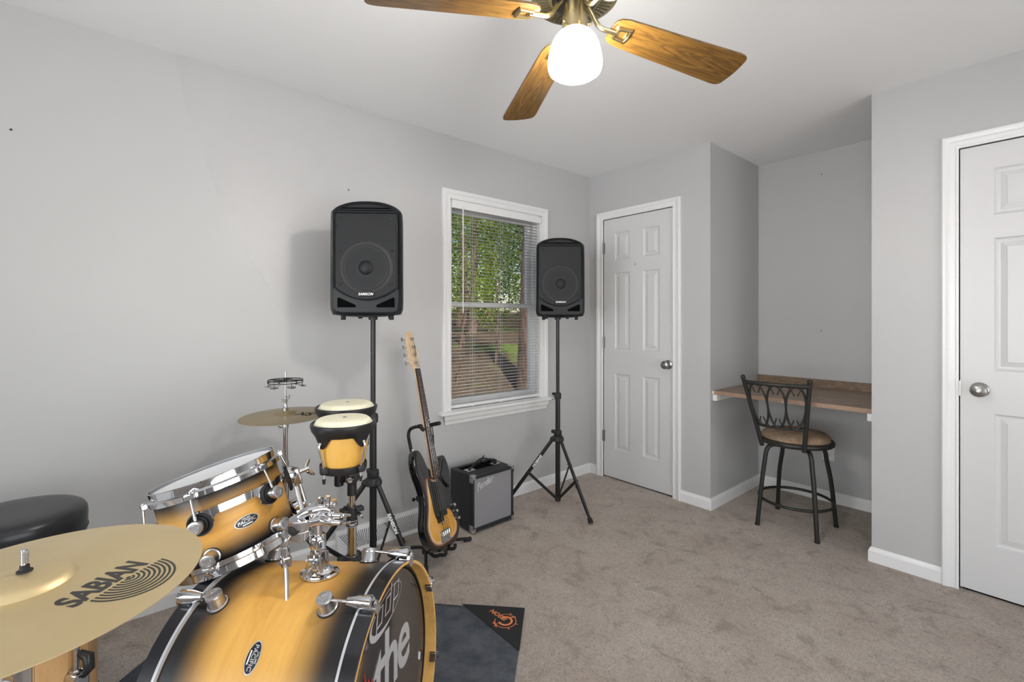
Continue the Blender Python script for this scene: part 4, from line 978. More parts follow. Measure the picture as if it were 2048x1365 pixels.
# ================================================================== BONGOS
M_bong = mat('bongo_amber_wood', (.80, .44, .09), .18, coat=.7, coat_r=.08)
_n = tex_noise(M_bong, 9, 5, .6, sc=(1.6, 1.6, .35), dist=.8); _r = ramp(M_bong, _n.outputs[0], [(.3, (.70, .36, .05)), (.7, (.84, .50, .13))]); lnk(M_bong.node_tree, _r.outputs[0], nodes(M_bong)[2].inputs[0])
PF = at(1.50, 687, 843); PK = at(1.775, 693, 813); zb = .937
bgo = thing('bongo_drums', 'pair of amber wooden bongo drums with cream skins and black rims on a stand', 'bongos', (PF.x, PF.y, zb - .155))
def bongo(c, R, hgt):
    c = Vector((c.x - PF.x, c.y - PF.y, .155)); n_ = 96
    b = MB().m(M_bong); b.lathe([(R * .84, -.004), (R * .80, -.030), (R * .765, -.06), (R * .725, -.095), (R * .66, -.125), (R * .61, -hgt + .004), (R * .57, -hgt + .004), (R * .70, -.06), (R * .80, -.004)], c, n=64, closed=True); sh_ = b.build('shell', parent=bgo)
    # scalloped black rim
    b = MB().m(M_black); rings = []
    for rr, zf_ in ((R * .90, lambda a: -.002), (R * .96, lambda a: .001), (R * .995, lambda a: -.002), (R * 1.0, lambda a: -.008), (R * .965, lambda a: -.022), (R * .90, lambda a: -.032 - .014 * sc_(a)), (R * .84, lambda a: -.038 - .032 * sc_(a)), (R * .815, lambda a: -.038 - .032 * sc_(a)), (R * .84, lambda a: -.01)):
        rings.append([b.v(c + Vector((rr * math.cos(2 * PI * i / n_), rr * math.sin(2 * PI * i / n_), zf_(2 * PI * i / n_)))) for i in range(n_)])
    b.skin(rings); b.build('rim', parent=bgo)
    b = MB().m(M_skin); b.lathe([(.0, .0135), (R * .60, .0132), (R * .76, .0115), (R * .83, .006), (R * .875, -.001), (R * .90, -.004)], c, n=64); hd = b.build('drum_skin', parent=bgo)
    b = MB().m(M_ink); b.lathe([(0, .0138), (.0065, .0138)], c + RT * .004 + Vector((0, 0, .0002)), n=20); b.build('skin_mark', parent=hd)
    b = MB().m(M_black); b.lathe([(R * .62, -hgt - .004), (R * .70, -hgt - .003), (R * .72, -hgt + .002), (R * .725, -hgt + .018), (R * .69, -hgt + .020), (R * .62, -hgt)], c, n=64, closed=True)
    for k in range(4):
        a = AZ0 + PI / 2 * k; d = Vector((math.cos(a), math.sin(a), 0)); p = c + d * (R * .76) + Vector((0, 0, -hgt + .010)); b.box(p - Vector((.011, .011, .008)), p + Vector((.011, .011, .012)), .004)
    b.build('bottom_ring', parent=bgo)
    for k in range(4):
        a = AZ0 + PI / 2 * k; d = Vector((math.cos(a), math.sin(a), 0))
        P1 = c + d * R * .90 + Vector((0, 0, -.052)); P2 = c + d * R * .94 + Vector((0, 0, -.064)); P3 = c + d * R * .87 + Vector((0, 0, -.092)); P4 = c + d * R * .79 + Vector((0, 0, -.120)); P5 = c + d * R * .76 + Vector((0, 0, -hgt + .008)); P6 = P5 - Vector((0, 0, .022))
        b = MB().m(M_chrome2); b.sphere(P1, .0052, n=8); b.tube(spline([P1, P2, P3, P4, P5, P6], 4), .0032, 8)
        l = b.build('tension_rod', parent=bgo); MB().m(M_rubber).cyl(P6 + Vector((0, 0, .002)), P6 - Vector((0, 0, .013)), .0055, .0042, n=10).build('rubber_tip', parent=l)
AZ0 = R_(66 + 45)
def sc_(a):
    return max(0, math.cos(4 * (a - AZ0))) ** 1.2
bongo(PF, .099, .150); bongo(PK, .112, .150)
dk = Vector((PK.x - PF.x, PK.y - PF.y, 0)); dm = dk.normalized(); b = MB().m(M_black)
p = dm * .085 + Vector((0, 0, .07)); q = dk - dm * .098 + Vector((0, 0, .07)); b.T = Matrix.Identity(4)
sd = dm.cross(Vector((0, 0, 1))) * .022; zz = Vector((0, 0, .03))
vs = [b.v(x) for x in (p - sd - zz, p + sd - zz, p + sd + zz, p - sd + zz, q - sd - zz, q + sd - zz, q + sd + zz, q - sd + zz)]
for f in ((0, 1, 2, 3), (7, 6, 5, 4), (0, 4, 5, 1), (1, 5, 6, 2), (2, 6, 7, 3), (3, 7, 4, 0)): b.f([vs[i] for i in f], False)
b.build('centre_block', parent=bgo)
# bongo stand
BS = at(1.62, 704, 1100); BS.z = 0
bst = thing('bongo_stand', 'chrome and black stand carrying the bongo drums, its pole just behind the bass drum', 'stand', BS)
L1 = lambda t_, x, y: at(t_, x, y) - BS
b = MB().m(M_chrome); b.cyl(L1(1.62, 678, 962), L1(1.62, 678, 905), .0095); b.build('mounting_rod', parent=bst)
b = MB().m(M_black); b.cyl(L1(1.62, 678, 972), L1(1.62, 678, 948), .0155, bev=.002); b.tube([L1(1.62, 682, 960), L1(1.615, 695, 955)], .014, 12); b.build('rod_clamp', parent=bst)
b = MB().m(M_black); c = L1(1.60, 704, 957); v_ = -FW
b.cyl(c - v_ * .020, c + v_ * .012, .021, n=28, bev=.003); b.cyl(L1(1.62, 704, 990), L1(1.62, 704, 958), .0160, .0150); b.box(c + Vector((-.03, -.03, .012)) * .6, c + Vector((.03, .03, .030)) * .6, .004); b.build('tilter', parent=bst)
b = MB().m(M_chrome2); b.cyl(c + v_ * .012, c + v_ * .020, .009, n=12); b.tube([c + v_ * .018 - RT * .012, c + v_ * .022, c + v_ * .018 + RT * .012 + Vector((0, 0, .004))], .0035, 8); b.build('tilter_bolt', parent=bst)
zat = lambda y: 1.2608 - (y - 639.83) / FPX * 1.62
MB().m(M_chrome).cyl((0, 0, zat(1030)), (0, 0, zat(985)), .0110, n=28).build('upper_tube', parent=bst)
b = MB().m(M_blackm); b.cyl((0, 0, zat(1040)), (0, 0, zat(1014)), .0175, bev=.002)
for k in (-1, 1): b.box(RT * k * .018 + Vector((-.010, -.010, zat(1022))), RT * k * .030 + Vector((.010, .010, zat(1013))), .004)
b.box(-RT * .034 + Vector((-.008, -.008, zat(1027))), Vector((.008, .008, zat(1018))), .004); b.build('height_clamp', parent=bst)
b = MB().m(M_chrome2); b.cyl(RT * .02 + Vector((0, 0, zat(1027))), RT * .036 - FW * .01 + Vector((0, 0, zat(1028))), .0055); b.tube([RT * .034 + Vector((0, 0, zat(1027))), RT * .040 - FW * .012 + Vector((0, 0, zat(1033)))], .004, 8); b.build('clamp_bolt', parent=bst)
b = MB().m(M_black); b.cyl((0, 0, zat(1051)), (0, 0, zat(1039)), .0195, n=36, bev=.001); b.m(M_silver).torus((0, 0, zat(1051)), (0, 0, 1), .0195, .0008, 36, 6).torus((0, 0, zat(1040)), (0, 0, 1), .0195, .0008, 36, 6); bb = b.build('brand_band', parent=bst)
me = text_mesh('Pearl', .017, .0001, .35, 1.0, .0006)
def wrapb(co):
    a0 = math.atan2(-FW.y, -FW.x) + .25; a = a0 + co.x / .0199; return Vector((.0199 * math.cos(a), .0199 * math.sin(a), zat(1045.5) + co.y))
text_obj('band_lettering', me, M_white, bb, None, wrapb)
MB().m(M_chrome).cyl((0, 0, .18), (0, 0, zat(1050)), .0160, n=32).build('lower_tube', parent=bst)
b = MB().m(M_blackm); b.lathe([(.017, .020), (.019, .018), (.03, .006), (.036, -.012), (.030, -.03), (0, -.03)], (0, 0, zat(1120)), n=24)
for a in (10, 130, 250): d = Vector((math.cos(R_(a)), math.sin(R_(a)), 0)); b.box(d * .032 + Vector((-.014, -.014, zat(1128))), d * .032 + Vector((.014, .014, zat(1113))), .004)
b.build('hub', parent=bst)
b = MB().m(M_chrome); b.torus((0, 0, zat(1111)), (0, 0, 1), .0175, .003, 32, 8); b.build('hub_ring', parent=bst)
tripod(bst, None, zat(1122), .27, (66, 140, 190), M_blackm)

# ================================================================== DRUM THRONE
TC = Vector((.375, -3.262, 0)); tr_ = thing('drum_throne', 'round black vinyl drum stool seat at the left edge by the wall', 'stool', TC)
b = MB().m(M_vinyl); b.lathe([(.0, .648), (.08, .6485), (.135, .6475), (.158, .644), (.169, .637), (.175, .626), (.177, .610), (.1765, .590), (.176, .566)], n=72); b.lathe([(.176, .562), (.174, .548), (.166, .540), (.0, .540)], n=72); b.build('seat_cushion', parent=tr_)
MB().m(M_black).torus((0, 0, .564), (0, 0, 1), .1755, .0032, 72, 8).build('piping', parent=tr_)
MB().m(M_chrome).cyl((0, 0, .20), (0, 0, .556), .016).build('post', parent=tr_)
tripod(tr_, None, .36, .24, (50, 170, 290), M_chrome)

# ================================================================== FLOOR TOM
FTc = Vector((.955, -3.225, 0)); FR = .172
ft = thing('floor_tom', 'natural maple floor tom under the large golden cymbal', 'tom drum', FTc)
b = MB().m(M_natural); b.lathe([(FR, .585), (FR, .20), (FR - .007, .20), (FR - .007, .585)], n=96, closed=True); b.build('shell', parent=ft)
for z, s_, nm in ((.605, 1, 'top_rim'), (.18, -1, 'bottom_rim')):
    b = MB().m(M_chrome); b.lathe([(FR + .001, z), (FR + .005, z), (FR + .005, z - s_ * .020), (FR + .012, z - s_ * .023), (FR + .012, z - s_ * .036), (FR + .010, z - s_ * .036), (FR + .003, z - s_ * .024), (FR + .001, z - s_ * .02)], n=96, closed=True); b.build(nm, parent=ft)
b = MB().m(M_head); b.lathe([(0, .594), (FR - .004, .594), (FR + .002, .586)], n=72); b.build('drum_head', parent=ft)
b = MB().m(M_head); b.lathe([(0, .190), (FR - .004, .190), (FR + .002, .198)], n=72); b.build('bottom_head', parent=ft)
for a in (-52, 8, 68, 128, 188, 248):
    for z, s_ in ((.515, 1), (.27, -1)):
        o = turret(FR, z, .0165, .036, .0165, 'lug', ft, body=M_chrome2); o.matrix_local = Matrix.Rotation(R_(a), 4, 'Z')
        b = MB().m(M_chrome); b.cyl((FR + .027, 0, z + s_ * .01), (FR + .018, 0, z + s_ * .075), .003, n=10); b.box((FR + .006, -.010, z + s_ * .055), (FR + .026, .010, z + s_ * .068), .003); o = b.build('tension_rod', parent=ft); o.matrix_local = Matrix.Rotation(R_(a), 4, 'Z')
for a in (48, 168, 288):
    b = MB().m(M_chrome); b.box((FR, -.018, .405), (FR + .028, .018, .455), .005); b.cyl((FR + .012, -.0, .40), (FR + .012, 0, .46), .013, bev=.002); o = b.build('leg_bracket', parent=ft); o.matrix_local = Matrix.Rotation(R_(a), 4, 'Z')
    b = MB().m(M_black); b.tube([(FR + .028, 0, .445), (FR + .042, 0, .462), (FR + .036, .004, .485), (FR + .016, .004, .492)], .010, 10, rads=[.008, .011, .012, .008]); o = b.build('bracket_knob', parent=ft); o.matrix_local = Matrix.Rotation(R_(a), 4, 'Z')
    b = MB().m(M_chrome); b.tube([(FR + .012, 0, .52), (FR + .012, 0, .16), (FR + .05, 0, .02)], .0055, 10); lg = b.build('leg', parent=ft); lg.matrix_local = Matrix.Rotation(R_(a), 4, 'Z')
    MB().m(M_rubber).cyl((FR + .046, 0, .035), (FR + .052, 0, .004), .011, .014).build('rubber_foot', parent=lg)

# ================================================================== RUG UNDER THE DRUMS
M_rug = mat('charcoal_rug', (.045, .052, .064), .95, spec=.1)
_n = tex_noise(M_rug, 9, 6, .7); _r = ramp(M_rug, _n.outputs[0], [(.3, (.050, .056, .068)), (.62, (.115, .125, .145))]); lnk(M_rug.node_tree, _r.outputs[0], nodes(M_rug)[2].inputs[0])
_n2 = tex_noise(M_rug, 260, 3); bump(M_rug, _n2.outputs[0], .8, .004)
rc = Vector((1.035, -1.668, 0)); ru = Vector((.700, -.714, 0)).normalized(); rv = Vector((-.737, -.676, 0)).normalized()
rg = thing('drum_rug', 'charcoal drum rug on the carpet beneath the drum kit', 'rug', rc, Matrix((ru, rv, ru.cross(rv))).transposed())
sz = (ru.cross(rv)).z
def rz(x, y): return sz * (.007 + .0015 * noise.noise(Vector((x * 5, y * 5, 0))))
b = MB().m(M_rug); NX, NY = 40, 44; WX, WY = 1.30, 1.36
def rv_(i, k):
    x = WX * i / NX; y = WY * k / NY
    if i in (0, NX): x += .006 * math.sin(y * 7)
    return b.v((x, y, rz(x, y)))
gr = [[rv_(i, k) for k in range(NY + 1)] for i in range(NX + 1)]
for i in range(NX):
    for k in range(NY): b.f([gr[i][k], gr[i + 1][k], gr[i + 1][k + 1], gr[i][k + 1]])
ro = b.build('pile', parent=rg); md = ro.modifiers.new('t', 'SOLIDIFY'); md.thickness = .006; md.offset = 0
M_corner = mat('black_corner_cloth', (.012, .013, .016), .7)
b = MB().m(M_corner); vs = [(-.004, -.004), (.262, -.004), (-.004, .272)]
a_ = [b.v((x, y, sz * .0105)) for x, y in vs]; c_ = [b.v((x, y, sz * .0125)) for x, y in vs]; b.f(a_, False); b.f(c_, False)
for i in range(3): b.f([a_[i], a_[(i + 1) % 3], c_[(i + 1) % 3], c_[i]], False)
cn = b.build('corner_patch', parent=rg)
M_orange = mat('orange_print', (.80, .26, .09), .6)
def rugpt(px, py):
    o = CAM; d = at(1, px, py) - CAM; k = (.013 - o.z) / d.z; p = o + d * k - rc; return Vector((p.dot(ru), p.dot(rv), sz * .0131))
ea, eb = rugpt(1012, 1241), rugpt(982, 1222)
tx = (eb - ea).normalized(); ty_ = Vector((-tx.y, tx.x, 0)); ty_ = ty_ if ty_.dot(rugpt(1000, 1245) - rugpt(1005, 1225)) > 0 else -ty_
me = text_mesh('IBSON', .034, .0002, .15, 1, .0008, 'LEFT'); xw = max(v.co.x for v in me.vertices); wlen = (eb - ea).length
for v in me.vertices: v.co = ea + tx * (v.co.x / xw * wlen) + ty_ * v.co.y * .9 + Vector((0, 0, sz * (.0004 + max(v.co.z, 0))))
text_obj('patch_lettering', me, M_orange, cn)
b = MB().m(M_orange); cO = rugpt(1010, 1243); exx = tx; 
def arc(r_, a0, a1, w_, n_=40):
    prev = None
    for i in range(n_ + 1):
        a = a0 + (a1 - a0) * i / n_; d = exx * math.cos(a) + ty_ * math.sin(a); cur = (b.v(cO + d * (r_ + w_ / 2)), b.v(cO + d * (r_ - w_ / 2)))
        if prev: b.f([prev[0], cur[0], cur[1], prev[1]], False)
        prev = cur
arc(.044, R_(25), R_(335), .003, 56); arc(.026, R_(60), R_(345), .009)
for q0, q1, ww in (((986, 1245), (992, 1256), .004), ((986, 1254), (996, 1247), .002), ((1018, 1236), (1031, 1235), .006)):
    p0, p1 = rugpt(*q0), rugpt(*q1); n0 = (p1 - p0).normalized(); n0 = Vector((-n0.y, n0.x, 0)) * ww / 2; b.f([b.v(p0 + n0), b.v(p0 - n0), b.v(p1 - n0), b.v(p1 + n0)], False)
for a in (60, 150, 200, 290): arc(.050, R_(a - 2.5), R_(a + 2.5), .010, 2)
b.build('patch_emblem', parent=cn)

# ================================================================== BASS GUITAR on its stand
G0 = Vector((0.513, -1.720, 0.094)); G1 = Vector((.200, -1.768, 1.193)); GU = (G1 - G0).normalized()
gN = Vector((math.cos(R_(26)), math.sin(R_(26)), 0)); gN = (gN - GU * gN.dot(GU)).normalized(); gX = GU.cross(gN)
GM = Matrix((gX, GU, gN)).transposed()
gt = thing('bass_guitar', 'sunburst electric bass guitar with maple headstock leaning on its stand', 'bass guitar', G0, GM)
body = [(0, 0), (-.055, .004), (-.105, .022), (-.145, .06), (-.163, .11), (-.162, .155), (-.145, .20), (-.128, .245), (-.122, .29), (-.132, .34), (-.147, .39), (-.152, .44), (-.145, .485), (-.125, .513), (-.10, .512), (-.082, .488), (-.068, .455), (-.052, .42), (-.032, .405), (0, .395), (.032, .375), (.05, .378), (.065, .40), (.085, .435), (.11, .452), (.133, .44), (.147, .40), (.148, .355), (.135, .31), (.12, .27), (.118, .23), (.13, .19), (.15, .145), (.158, .10), (.148, .055), (.115, .02), (.06, .003)]
ol = [(p.x, p.y) for p in spline([(x, y, 0) for x, y in body], 4, True)]
M_sun = mat('sunburst_gloss', (.5, .3, .1), .12, coat=.8, coat_r=.04)
def sun_nodes():
    m = M_sun; N, L, b = nodes(m); at_ = N.new('ShaderNodeAttribute'); at_.attribute_name = 'burst'
    g = tex_noise(m, 9, 5, .6, sc=(2.5, .5, 1), dist=1.0); c = ramp(m, g.outputs[0], [(.3, (.62, .27, .03)), (.7, (.80, .42, .07))])
    r = ramp(m, at_.outputs['Fac'], [(.20, (.006, .005, .005)), (.34, (.10, .018, .006)), (.50, (1, 1, 1))]); k = ramp(m, at_.outputs['Fac'], [(.28, (0, 0, 0)), (.54, (1, 1, 1))])
    L.new(mixc(m, k.outputs[0], r.outputs[0], c.outputs[0]), b.inputs[0])
sun_nodes()
b = MB().m(M_sun); lay = b.bm.verts.layers.float.new('burst'); TK = .043
def spine(x, y): return Vector((-.005 if y < .3 else -.03, min(max(y, .12), .34)))
def gring(k, z, val):
    o = []
    for x, y in ol:
        s_ = spine(x, y); px_, py_ = x + (s_.x - x) * k, y + (s_.y - y) * k; v = b.v((px_, py_, z)); v[lay] = 0 if z < -.001 else min(math.hypot(px_ - a_, py_ - c_) for a_, c_ in ol) / .09 * (1 - .72 * min(1, max(0, (py_ - .29) / .11))); o.append(v)
    return o
rf = [gring(k, -TK + dz, 0) for k, dz in ((.97, 0), (.5, 0), (.05, 0), (.012, .003), (0, .009))] + [gring(k, dz, 0.02 + k) for k, dz in ((0, -.009), (.012, -.003), (.05, 0), (.12, 0), (.2, 0), (.3, 0), (.42, 0), (.50, 0), (.6, 0), (.7, 0), (.8, 0), (.97, 0))]
b.skin(rf, True); b.build('body', parent=gt)
M_guard = mat('black_pickguard', (.008, .008, .009), .12, coat=.5); M_cream = mat('guard_edge', (.75, .74, .70), .4)
gd = [(-.030, .335), (-.060, .36), (-.068, .33), (-.062, .26), (-.060, .20), (-.050, .165), (-.030, .152), (-.005, .165), (.025, .180), (.060, .185), (.095, .165), (.115, .12), (.135, .10), (.143, .13), (.128, .175), (.110, .215), (.106, .26), (.118, .30), (.132, .35), (.132, .40), (.112, .428), (.092, .41), (.070, .372), (.045, .352), (.032, .36), (.032, .335)]
go = [(p.x, p.y) for p in spline([(x, y, 0) for x, y in gd], 3, True)]
b = MB().m(M_cream); b.prism(go, .0002, .0016); cx_ = sum(x for x, _ in go) / len(go); cy_ = sum(y for _, y in go) / len(go)
b.m(M_guard); nrm_ = []
for i, (x, y) in enumerate(go):
    a = Vector(go[i - 1]); c = Vector(go[(i + 1) % len(go)]); t_ = (c - a).normalized(); nrm_.append((x + t_.y * .0034, y - t_.x * .0034))
b.prism(nrm_, .0010, .0024); b.build('pickguard', parent=gt)
M_neck = wood('maple_neck', [(.72, .50, .30), (.78, .57, .36), (.68, .46, .27)], 3, (4, .6, 4), .35, .3, False)
M_fb = wood('rosewood', [(.045, .022, .014), (.065, .032, .020), (.035, .018, .012)], 6, (4, .6, 4), .4, 0, False)
b = MB().m(M_neck); rings = []
for y, w_, d_ in ((.36, .031, .018), (.42, .0305, .016), (.60, .0275, .015), (.935, .0205, .014)):
    rings.append([b.v((x, y, z)) for x, z in ((-w_, .008), (w_, .008), (w_, .001), (w_ * .8, .008 - d_ * .9), (0, .008 - d_ * 1.35), (-w_ * .8, .008 - d_ * .9), (-w_, .001))])
b.skin(rings, True, True, True); b.build('neck', parent=gt)
b = MB().m(M_fb); b.smooth = False; b.skin([[b.v(p) for p in ((-w_, y, .008), (w_, y, .008), (w_, y, .0125), (0, y, .0138), (-w_, y, .0125))] for y, w_ in ((.352, .0315), (.935, .0205))], True, True, True)
b.m(M_chrome2)
for k in range(1, 21):
    y = .080 + .855 * 2 ** (-k / 12); w_ = .0205 + (.0315 - .0205) * (.935 - y) / .583
    if y > .355: b.box((-w_, y - .0007, .012), (w_, y + .0007, .0146))
b.m(M_white)
for k in (3, 5, 7, 9, 15, 17, 19): y = .080 + .855 * (2 ** (-k / 12) + 2 ** (-(k - 1) / 12)) / 2; b.cyl((0, y, .0132), (0, y, .0141), .003, n=12) if y > .36 else 0
b.build('fingerboard', parent=gt)
MB().m(M_white).box((-.0205, .935, .008), (.0205, .939, .0165)).build('nut', parent=gt)
hd_ = [(-.0205, .935), (-.026, .950), (-.040, .962), (-.043, .985), (-.040, 1.03), (-.038, 1.08), (-.034, 1.115), (-.024, 1.138), (-.006, 1.146), (.012, 1.140), (.021, 1.122), (.019, 1.100), (.022, 1.070), (.034, 1.04), (.040, 1.015), (.036, .985), (.026, .962), (.0205, .950), (.0205, .935)]
b = MB().m(M_neck); b.prism([(p.x, p.y) for p in spline([(x, y, 0) for x, y in hd_[:-1]], 3, True)], -.008, .006, bev=.0015); hs_ = b.build('headstock', parent=gt)
text_obj('headstock_lettering', text_mesh('Squier', .026, .0001, .3, 1, .0004), M_ink, hs_, Matrix.Translation((.014, 1.035, .0062)) @ Matrix.Rotation(R_(78), 4, 'Z'))
for k in range(4):
    y = .968 + k * .044; x = -.008 + k * .001
    b = MB().m(M_chrome2); b.cyl((x, y, .006), (x, y, .020), .0065, .0055, n=16); b.cyl((x, y, .006), (x, y, .0075), .0095, n=20); b.cyl((x, y, -.012), (-.052, y, -.012), .0035, n=8)
    b.cyl((-.050, y, -.012), (-.058, y, -.012), .005, n=10); b.box((-.073, y - .010, -.0145), (-.056, y + .010, -.0095), .004); b.box((x - .014, y - .012, -.017), (x + .014, y + .012, -.008), .002); b.build('tuning_peg', parent=gt)
for k in range(4):
    x0_, x1_ = (-.0145 + k * .0097, -.028 + k * .0187)
    b = MB().m(M_chrome2); b.cyl((x1_, .085, .0165), (x0_, .937, .0175), .0015 - k * .00018, n=6); b.cyl((x0_, .937, .0175), (-.008 + k * .001 + .005, .968 + k * .044, .015), .0010, n=5); b.build('string', parent=gt)
b = MB().m(M_chrome2); b.box((-.042, .040, 0), (.042, .043, .016), .001); b.box((-.042, .040, 0), (.042, .095, .002), .0005)
for k in range(4): x = -.0280 + k * .0187; b.cyl((x, .072, .010), (x, .090, .010), .0085, n=14); b.cyl((x, .042, .009), (x, .074, .009), .0018, n=6)
b.build('bridge', parent=gt)
for dx, dy in ((-.022, .150), (.017, .172)): MB().m(M_black).box((dx - .026, dy - .013, .001), (dx + .026, dy + .013, .0115), .003).build('pickup', parent=gt)
for x, y in ((.118, .185), (.132, .150), (.139, .112)):
    b = MB().m(M_chrome2); b.cyl((x, y, .002), (x, y, .018), .0085, .0080, n=20, bev=.0015); b.build('control_knob', parent=gt)
for p in ((-.122, .513, -.02), (.0, .0, -.02)):
    b = MB().m(M_chrome2); d = Vector((0, 1 if p[1] > .3 else -1, 0)); b.cyl(p, Vector(p) + d * .008, .0035, n=10); b.cyl(Vector(p) + d * .008, Vector(p) + d * .011, .007, n=12); b.build('strap_button', parent=gt)
MB().m(M_guard).tube([(.040, .365, .009), (.055, .330, .010), (.085, .300, .010), (.098, .285, .009)], .005, 8).build('thumb_rest', parent=gt)
# stand
gs = thing('guitar_stand', 'black tubular guitar stand holding the sunburst bass', 'stand', (.33, -1.745, 0))
go_ = Vector((.33, -1.745, 0)); L2 = lambda t_, x, y: at(t_, x, y) - go_
def flr(x, y, z=.012):
    d = at(1, x, y) - CAM; k = (z - CAM.z) / d.z; return CAM + d * k - go_
b = MB().m(M_black); yk = L2(2.56, 850, 853)
b.tube(spline([L2(2.50, 849, 1094), L2(2.54, 845, 1040), L2(2.58, 834, 960), L2(2.60, 821, 895), L2(2.60, 817, 872), L2(2.60, 820, 860), L2(2.59, 829, 855), L2(2.57, 842, 853)], 5), .0095, 12); b.build('upright', parent=gs)
b = MB().m(M_foam); b.tube([L2(2.57, 838, 853), L2(2.55, 850, 855), L2(2.54, 860, 852)], .013, 12, rads=[.012, .0135, .012]); b.tube([L2(2.54, 858, 852), L2(2.50, 868, 849), L2(2.47, 879, 847)], .0105, 12); b.tube([L2(2.56, 842, 853), L2(2.48, 843, 857), L2(2.42, 846, 860)], .0105, 12); b.build('neck_yoke', parent=gs)
b = MB().m(M_rubber); b.tube([L2(2.47, 864, 852), L2(2.47, 867, 872), L2(2.47, 868, 888), L2(2.47, 866, 870)], .0025, 6); b.build('neck_strap', parent=gs)
b = MB().m(M_blackm); b.cyl(L2(2.58, 839, 1003), L2(2.585, 837, 992), .015, n=20, bev=.002); b.cyl(L2(2.58, 838, 998), L2(2.56, 828, 1000), .004, n=8); b.cyl(L2(2.57, 829, 1000), L2(2.565, 825, 1000), .010, n=14); b.build('height_collar', parent=gs)
hubp = L2(2.47, 851, 1096)
MB().m(M_blackm).cyl(hubp - Vector((0, 0, .03)), hubp + Vector((0, 0, .04)), .018, n=20, bev=.002).build('hub', parent=gs)
for a in ((801, 1104), (941, 1078), (852, 1148)):
    q = flr(*a); p = hubp; b = MB().m(M_black); b.tube(spline([p, (p + q) / 2 + Vector((0, 0, .012)), q], 4), .0085, 10); l = b.build('leg', parent=gs)
    b = MB().m(M_rubber); d = (q - p).normalized(); b.cyl(q - d * .045, q, .0115, n=12); b.build('rubber_foot', parent=l)
cr_ = G0 - go_ + gX * 0
for sx in (-1, 1):
    b = MB().m(M_foam); c = cr_ + gX * .045 * sx - GU * .014
    b.tube(spline([hubp, c - gN * .060, c - gN * .02, c + gN * .012, c + gN * .020 + GU * .020], 4), .0085, 10); b.build('body_cradle', parent=gs)

# ================================================================== BASS AMPLIFIER
M_tolex = mat('black_tolex', (.016, .017, .020), .55); _n = tex_noise(M_tolex, 500, 3); bump(M_tolex, _n.outputs[0], .5, .001)
M_cloth = mat('silver_grille_cloth', (.4, .4, .42), .6)
def cloth():
    m = M_cloth; N, L, b = nodes(m); tc = N.new('ShaderNodeTexCoord'); mp = N.new('ShaderNodeMapping'); mp.inputs['Rotation'].default_value = (0, 0, 0)
    L.new(tc.outputs['Object'], mp.inputs[0]); w1 = N.new('ShaderNodeTexWave'); w1.bands_direction = 'Z'; w1.inputs['Scale'].default_value = 52; w1.inputs['Distortion'].default_value = 0
    w2 = N.new('ShaderNodeTexWave'); w2.bands_direction = 'Y'; w2.inputs['Scale'].default_value = 38; L.new(mp.outputs[0], w1.inputs['Vector']); L.new(mp.outputs[0], w2.inputs['Vector'])
    f = math_n(m, 'ADD', math_n(m, 'MULTIPLY', w1.outputs['Fac'], .7), math_n(m, 'MULTIPLY', w2.outputs['Fac'], .3)); r = ramp(m, f, [(.25, (.10, .10, .11)), (.7, (.40, .40, .42))]); L.new(r.outputs[0], b.inputs[0])
cloth()
AZ_ = R_(1.8); am = thing('bass_amplifier', 'small black amplifier with silver grille and leather handle on the carpet', 'amplifier', (.313, -1.417, 0), Matrix.Rotation(AZ_, 3, 'Z'))
AW, ADp, AH, z0_ = .322, .230, .343, .014
b = MB().m(M_tolex)
b.box((-ADp, 0, z0_), (-.022, AW, AH), .008)
b.box((-.024, 0, z0_), (0, .014, AH), .004).box((-.024, AW - .014, z0_), (0, AW, AH), .004).box((-.024, 0, AH - .020), (0, AW, AH), .004).box((-.024, 0, z0_), (0, AW, z0_ + .020), .004)
b.build('cabinet', parent=am)
b = MB().m(M_cloth); b.box((-.022, .013, z0_ + .018), (-.008, AW - .013, AH - .018)); gc = b.build('grille_cloth', parent=am)
b = MB().m(M_dark).box((-.190, .030, AH), (-.095, AW - .030, AH + .0015)); b.build('control_panel', parent=am)
for y in (.060, AW - .060):
    b = MB().m(M_chrome2); b.box((-.135, y - .030, AH), (-.085, y + .030, AH + .004), .0015); b.build('handle_bracket', parent=am)
b = MB().m(M_rubber); b.tube(spline([(-.110, .055, AH + .005), (-.110, .085, AH + .022), (-.110, .13, AH + .046), (-.110, .161, AH + .052), (-.110, .195, AH + .044), (-.110, .24, AH + .020), (-.110, .268, AH + .005)], 4), .011, 8, ry=.0042); b.build('handle', parent=am)
b = MB().m(M_rubber); b.tube(spline([(-.150, .15, AH + .002), (-.125, .155, AH + .03), (-.105, .16, AH + .062), (-.100, .163, AH + .072)], 4), .0035, 6); b.tube(spline([(-.17, .21, AH + .006), (-.16, .25, AH + .016), (-.15, .285, AH + .012), (-.14, .300, AH + .004)], 4), .009, 8, ry=.006); b.build('strap_end', parent=am)
for y, s_ in ((0, 1), (AW, -1)):
    for z, k in ((AH, -1), (z0_, 1)):
        b = MB().m(M_chrome2)
        b.box((-.032, y - s_ * .0018, z), (.002, y + s_ * .0005, z + k * .040), .001); b.box((-.032, y - s_ * .0018, z - k * .0018), (.002, y + s_ * .030, z), .001); b.box((.0, y - s_ * .001, z - k * .001), (.0022, y + s_ * .020, z + k * .020), .0008)
        b.sphere((-.002, y + s_ * .002, z + k * .002), .0055, n=8); b.build('corner_guard', parent=am)
for y in (.03, AW - .03):
    for x in (-.03, -ADp + .03): MB().m(M_rubber).cyl((x, y, .0), (x, y, z0_ + .003), .011, .013, n=16).build('foot', parent=am)
me = text_mesh('Fender', .056, .0015, .35, .92, .0022, 'LEFT', .86)
